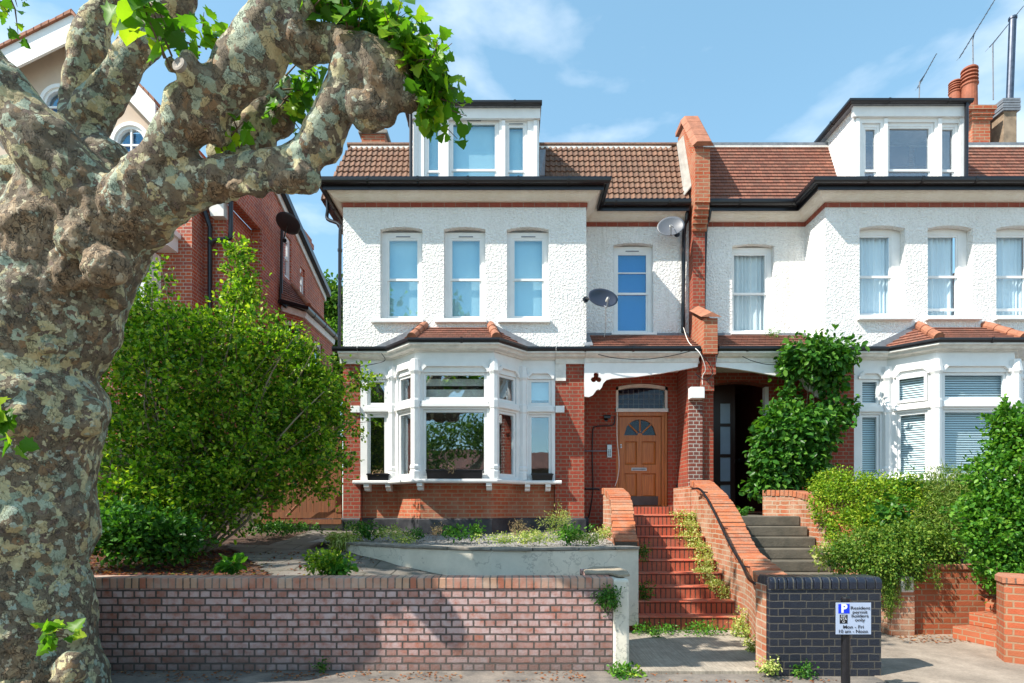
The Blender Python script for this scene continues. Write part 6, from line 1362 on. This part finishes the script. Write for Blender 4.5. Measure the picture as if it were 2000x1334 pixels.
for k in range(5): a = k*1.256; c = P(1902, 972, 8.1); m.lathe(c+Vector((.022*math.cos(a), 0, .022*math.sin(a))), [(.001, 0), (.02, .004), (.001, .008)], 8, (0, -1, 0))
tag(m.build('flower', plain('pink_petal', (.6, .08, .35), .6, .1), None, loc=P(1902, 972, 8.1)), 'single small pink flower in the shrub below the right bay window', 'flower')
t = thing('shrub', 'trailing grey green shrub spilling over the low orange wall behind the sign', 'shrub', (5.2, 8.1, .9))
bl = [pb(1700, 1075, 8.1, 62, 42, 40), pb(1770, 1060, 8.0, 70, 42, 40), pb(1740, 1100, 7.8, 80, 34, 25), pb(1830, 1075, 8.0, 45, 38, 30), pb(1650, 1090, 8.0, 30, 28, 24)]
foliage('leaves', T_DIA, bl, 17000, .045, M['leaf_trail'], t, shell=.3, lump=.25, spray=.12, clump=.05, nclump=1500, droop=.4)
random.seed(5); pos = []; m = MB()
for px in (1728, 1736, 1744, 1756, 1750, 1775, 1790, 1735, 1800, 1742, 1722, 1825, 1712, 1732, 1739, 1748, 1727, 1765):
    z1 = random.choice((1150, 1170, 1185, 1205)) if px < 1765 else random.choice((1135, 1150)); a, b = P(px, 1100, 7.76), P(px+random.uniform(-6, 6), z1, 7.72); m.tube([P(px, 1090, 7.85), a, b], .004, 4)
    for k in range(260): f = random.random(); pos.append(a.lerp(b, f)+Vector((random.gauss(0, .022), random.gauss(0, .018), 0)))
m.build('hanging_stems', M['twig'], t); n = len(pos); instance('hanging_leaves', T_THIN, np.array([p[:] for p in pos]), rng.normal(size=(n, 3))*.5+np.array([0, -.2, -.6]), rng.normal(size=(n, 3))+np.array([0, -.5, .5]), rng.uniform(.03, .055, n), M['leaf_trail'], t)
t = thing('shrub', 'tall bright green bush at the right edge of the photo', 'shrub', (6.9, 7.6, .8)); bl = [pb(1990, 860, 7.6, 48, 55, 46), pb(1975, 950, 7.5, 70, 70, 50), pb(1960, 1040, 7.4, 75, 70, 50), pb(1985, 1110, 7.3, 60, 50, 40), pb(2060, 950, 7.5, 90, 150, 60), pb(1930, 1000, 7.6, 40, 40, 30), pb(1965, 830, 7.6, 22, 30, 20)]
foliage('leaves', T_OVAL, bl, 24000, .060, M['leaf_bush'], t, shell=.2, lump=.22, spray=.08, clump=.06, nclump=1500, up=.6); sprays(t, bl, 130, .35, .06, 'leaf_bush'); stems('stems', (7, 7.6, .8), [b[:3] for b in bl], .025, M['twig'], t)
t = thing('shrub', 'fern-like plant with broad leaves among the golden hedge', 'shrub', (6.4, 8.4, .9)); foliage('leaves', T_OVAL, [pb(1740, 1000, 8.3, 32, 20, 15), pb(1775, 955, 9.0, 26, 12, 15)], 420, .09, M['leaf_climb'], t, clump=.06, nclump=60)
def plant(px, py, Y, rx, ry, n, size, mat, label, cat='plant', tm=T_OVAL, name='plant', **k):
    c = P(px, py+ry, Y); t = thing(name, label, cat, c); b = [pb(px, py, Y, rx, ry)]
    foliage('leaves', tm, b, n, size, M[mat], t, shell=.4, lump=.3, spray=.2, clump=.03, nclump=max(8, n//12), **k); stems('stems', c, [P(px+random.uniform(-rx, rx)*.8, py+random.uniform(-ry, ry)*.6, Y) for _ in range(7)], .006, M['leaf_olive'] if mat != 'leaf_dry' else M['leaf_dry'], t, .03); return t
plant(1090, 1020, 8.6, 30, 26, 900, .045, 'leaf_weed', 'tall pale feathery weed at the right of the gravel terrace', tm=T_THIN)
plant(1110, 1042, 8.3, 32, 14, 420, .05, 'leaf_bush', 'fresh green leafy weed under the tall feathery one')
plant(1150, 1052, 8.2, 34, 9, 500, .03, 'leaf_weed', 'low pale creeping weed at the right corner of the white planter')
plant(1015, 1030, 9.2, 24, 14, 320, .035, 'leaf_dry', 'reddish seedling clump in the middle of the gravel terrace', tm=T_THIN)
plant(930, 1038, 9.0, 16, 12, 220, .045, 'leaf_bush', 'upright green weed left of centre on the gravel terrace')
plant(890, 1040, 8.8, 28, 9, 300, .05, 'leaf_climb', 'dark green broad-leaved weed before the bay plinth')
plant(852, 1035, 9.4, 16, 10, 260, .035, 'leaf_dry', 'dry orange grass clump below the bay window', tm=T_THIN)
plant(760, 1040, 9.2, 40, 9, 520, .035, 'leaf_weed', 'spreading yellowish weed at the left of the gravel terrace')
plant(810, 1043, 9.0, 16, 9, 200, .04, 'leaf_climb', 'small dark weed between the yellowish and the dry clump')
plant(720, 1040, 9.3, 26, 10, 300, .05, 'leaf_climb', 'low green weed at the left end of the planter')
plant(1040, 1050, 8.3, 50, 8, 700, .032, 'leaf_weed', 'patch of pale creeping weed right of the middle of the gravel terrace')
plant(1180, 1040, 8.9, 22, 10, 400, .03, 'leaf_weed', 'pale weed tuft against the short stair parapet')
plant(700, 1028, 10.2, 34, 8, 500, .04, 'leaf_climb', 'dark low weed in the corner of the bay plinth')
plant(790, 1052, 8.7, 30, 5, 260, .03, 'leaf_weed', 'small creeping weed on the left stones of the planter')
plant(985, 1052, 8.3, 60, 6, 420, .03, 'leaf_weed', 'thin line of creeping weed along the flagstone edge')
plant(670, 1050, 9.1, 30, 16, 420, .14, 'leaf_weed', 'arching grassy tuft at the left tip of the white planter', tm=T_THIN, droop=.6)
plant(640, 1100, 7.0, 42, 22, 1000, .05, 'leaf_yellow', 'yellow flowering bushy plant on the path behind the brick wall')
plant(660, 1112, 6.9, 26, 12, 160, .08, 'leaf_bush', 'broad green leaves at the foot of the yellow plant')
plant(455, 1108, 6.7, 22, 12, 90, .10, 'leaf_bush', 'single bright green seedling in the dark leafy bed')
plant(550, 1030, 10.6, 70, 9, 1200, .05, 'leaf_climb', 'green ground ivy along the dark garden step')
plant(1190, 1165, 6.05, 22, 22, 800, .028, 'leaf_climb', 'small ivy creeping over the white end of the brick wall', cat='ivy', name='ivy_plant', droop=.6)
plant(1222, 1320, 5.95, 34, 16, 600, .045, 'leaf_bush', 'green weed at the foot of the white wall end')
plant(1235, 1318, 6.0, 20, 12, 120, .04, 'leaf_yellow', 'yellow flowered weed by the white wall end')
plant(625, 1300, 6.05, 12, 6, 90, .03, 'leaf_climb', 'tiny weed at the foot of the pink brick wall')
plant(1500, 1302, 5.85, 16, 9, 220, .03, 'leaf_weed', 'small pale weed at the left foot of the blue brick wall')
plant(1570, 1308, 5.85, 22, 7, 220, .03, 'leaf_climb', 'low green weed under the middle of the blue brick wall')
plant(1505, 650, 12.0, 16, 5, 110, .07, 'leaf_bush', 'small green fern sprouting on the right porch roof', tm=T_THIN, name='fern')
plant(1445, 1000, 10.6, 30, 7, 260, .06, 'leaf_climb', 'dark leafy sprig at the foot of the dark open porch')
plant(1615, 1085, 8.3, 26, 20, 420, .05, 'leaf_weed', 'pale green weed at the right end of the concrete steps')
plant(1270, 1228, 7.9, 42, 8, 420, .035, 'leaf_bush', 'green weed at the left of the lowest red step')
plant(1375, 1228, 7.9, 40, 9, 420, .035, 'leaf_bush', 'green weed along the foot of the red steps')
plant(1330, 1230, 8.0, 30, 5, 160, .03, 'leaf_climb', 'low dark weed at the middle foot of the red steps')
plant(1445, 1225, 7.7, 18, 26, 500, .035, 'leaf_weed', 'pale weed at the lower right corner of the red steps')
plant(1470, 1262, 6.9, 14, 14, 260, .035, 'leaf_weed', 'pale weed between the path and the curved parapet')
plant(1256, 1075, 8.9, 12, 22, 200, .035, 'leaf_climb', 'dark sprig on the left side of the upper red steps')
plant(1258, 1150, 8.5, 14, 26, 220, .035, 'leaf_climb', 'dark sprig on the left side of the lower red steps')
plant(880, 917, 10.85, 8, 8, 60, .03, 'leaf_dry', 'withered reddish plant in the long window box', tm=T_THIN)
plant(738, 921, 11.5, 8, 6, 50, .03, 'leaf_dry', 'withered pale plant in the left window box', tm=T_THIN)
# weeds down the right edge of each red step
labs = ['topmost', 'second', 'third', 'fourth', 'fifth', 'sixth', 'seventh']
for k in range(7):
    kk = 8-k; y = Y0+kk*TR; z = RISE*(kk+1)
    c = Vector((3.14-.16-.05*(k % 3), y-.02, z)); t = thing('weed', f'pale green creeping weed on the {labs[k]} red step from the top', 'weed', c, 'weeds down the right side of the red steps')
    w_ = (.24, .26, .20, .20, .14, .12, .12)[k]; foliage('leaves', T_OVAL, [(c.x, c.y+.08, c.z+.02, w_, .14, .06), (c.x+.08, c.y-.02, c.z-.07, w_*.5, .05, .10)], 620, .034, M['leaf_weed'], t, clump=.03, nclump=90)
# ground stuff
def scatter(name, n, xr, yr, zf, size, mat, inside=None, tm=T_DIA):
    p = np.column_stack([rng.uniform(*xr, n), rng.uniform(*yr, n), np.zeros(n)])
    if inside: p = p[[inside(*q[:2]) for q in p]]
    p[:, 2] = [zf(*q[:2]) for q in p]; n = len(p); d = rng.normal(size=(n, 3))*np.array([1, 1, .15]); nr = rng.normal(size=(n, 3))*.35+np.array([0, 0, 1])
    return tag(instance(name, tm, p, d, nr, size*rng.uniform(.5, 1.3, n), mat), kind='stuff')
scatter('leaf_litter', 5200, (-6.5, -1.9), (6.36, 9.0), lambda x, y: garden_z(x, y)+.02, .06, M['leaf_red'])
scatter('dry_leaves', 1500, (-5, 3.2), (5.70, 6.08), lambda x, y: .008, .035, M['litter'], lambda x, y: noise.noise(Vector((x*1.5, y*4, 2))) > -.05)
scatter('fallen_leaves', 300, (4.9, 6.4), (7.3, 7.82), lambda x, y: .016, .04, M['litter'])
scatter('gravel_stones', 9000, (-3.1, 1.9), (7.6, 10.9), lambda x, y: 1.135+.05*max(0, (y-8))/3, .03, M['gravel'], lambda x, y: y > pl_y(x)+.15)
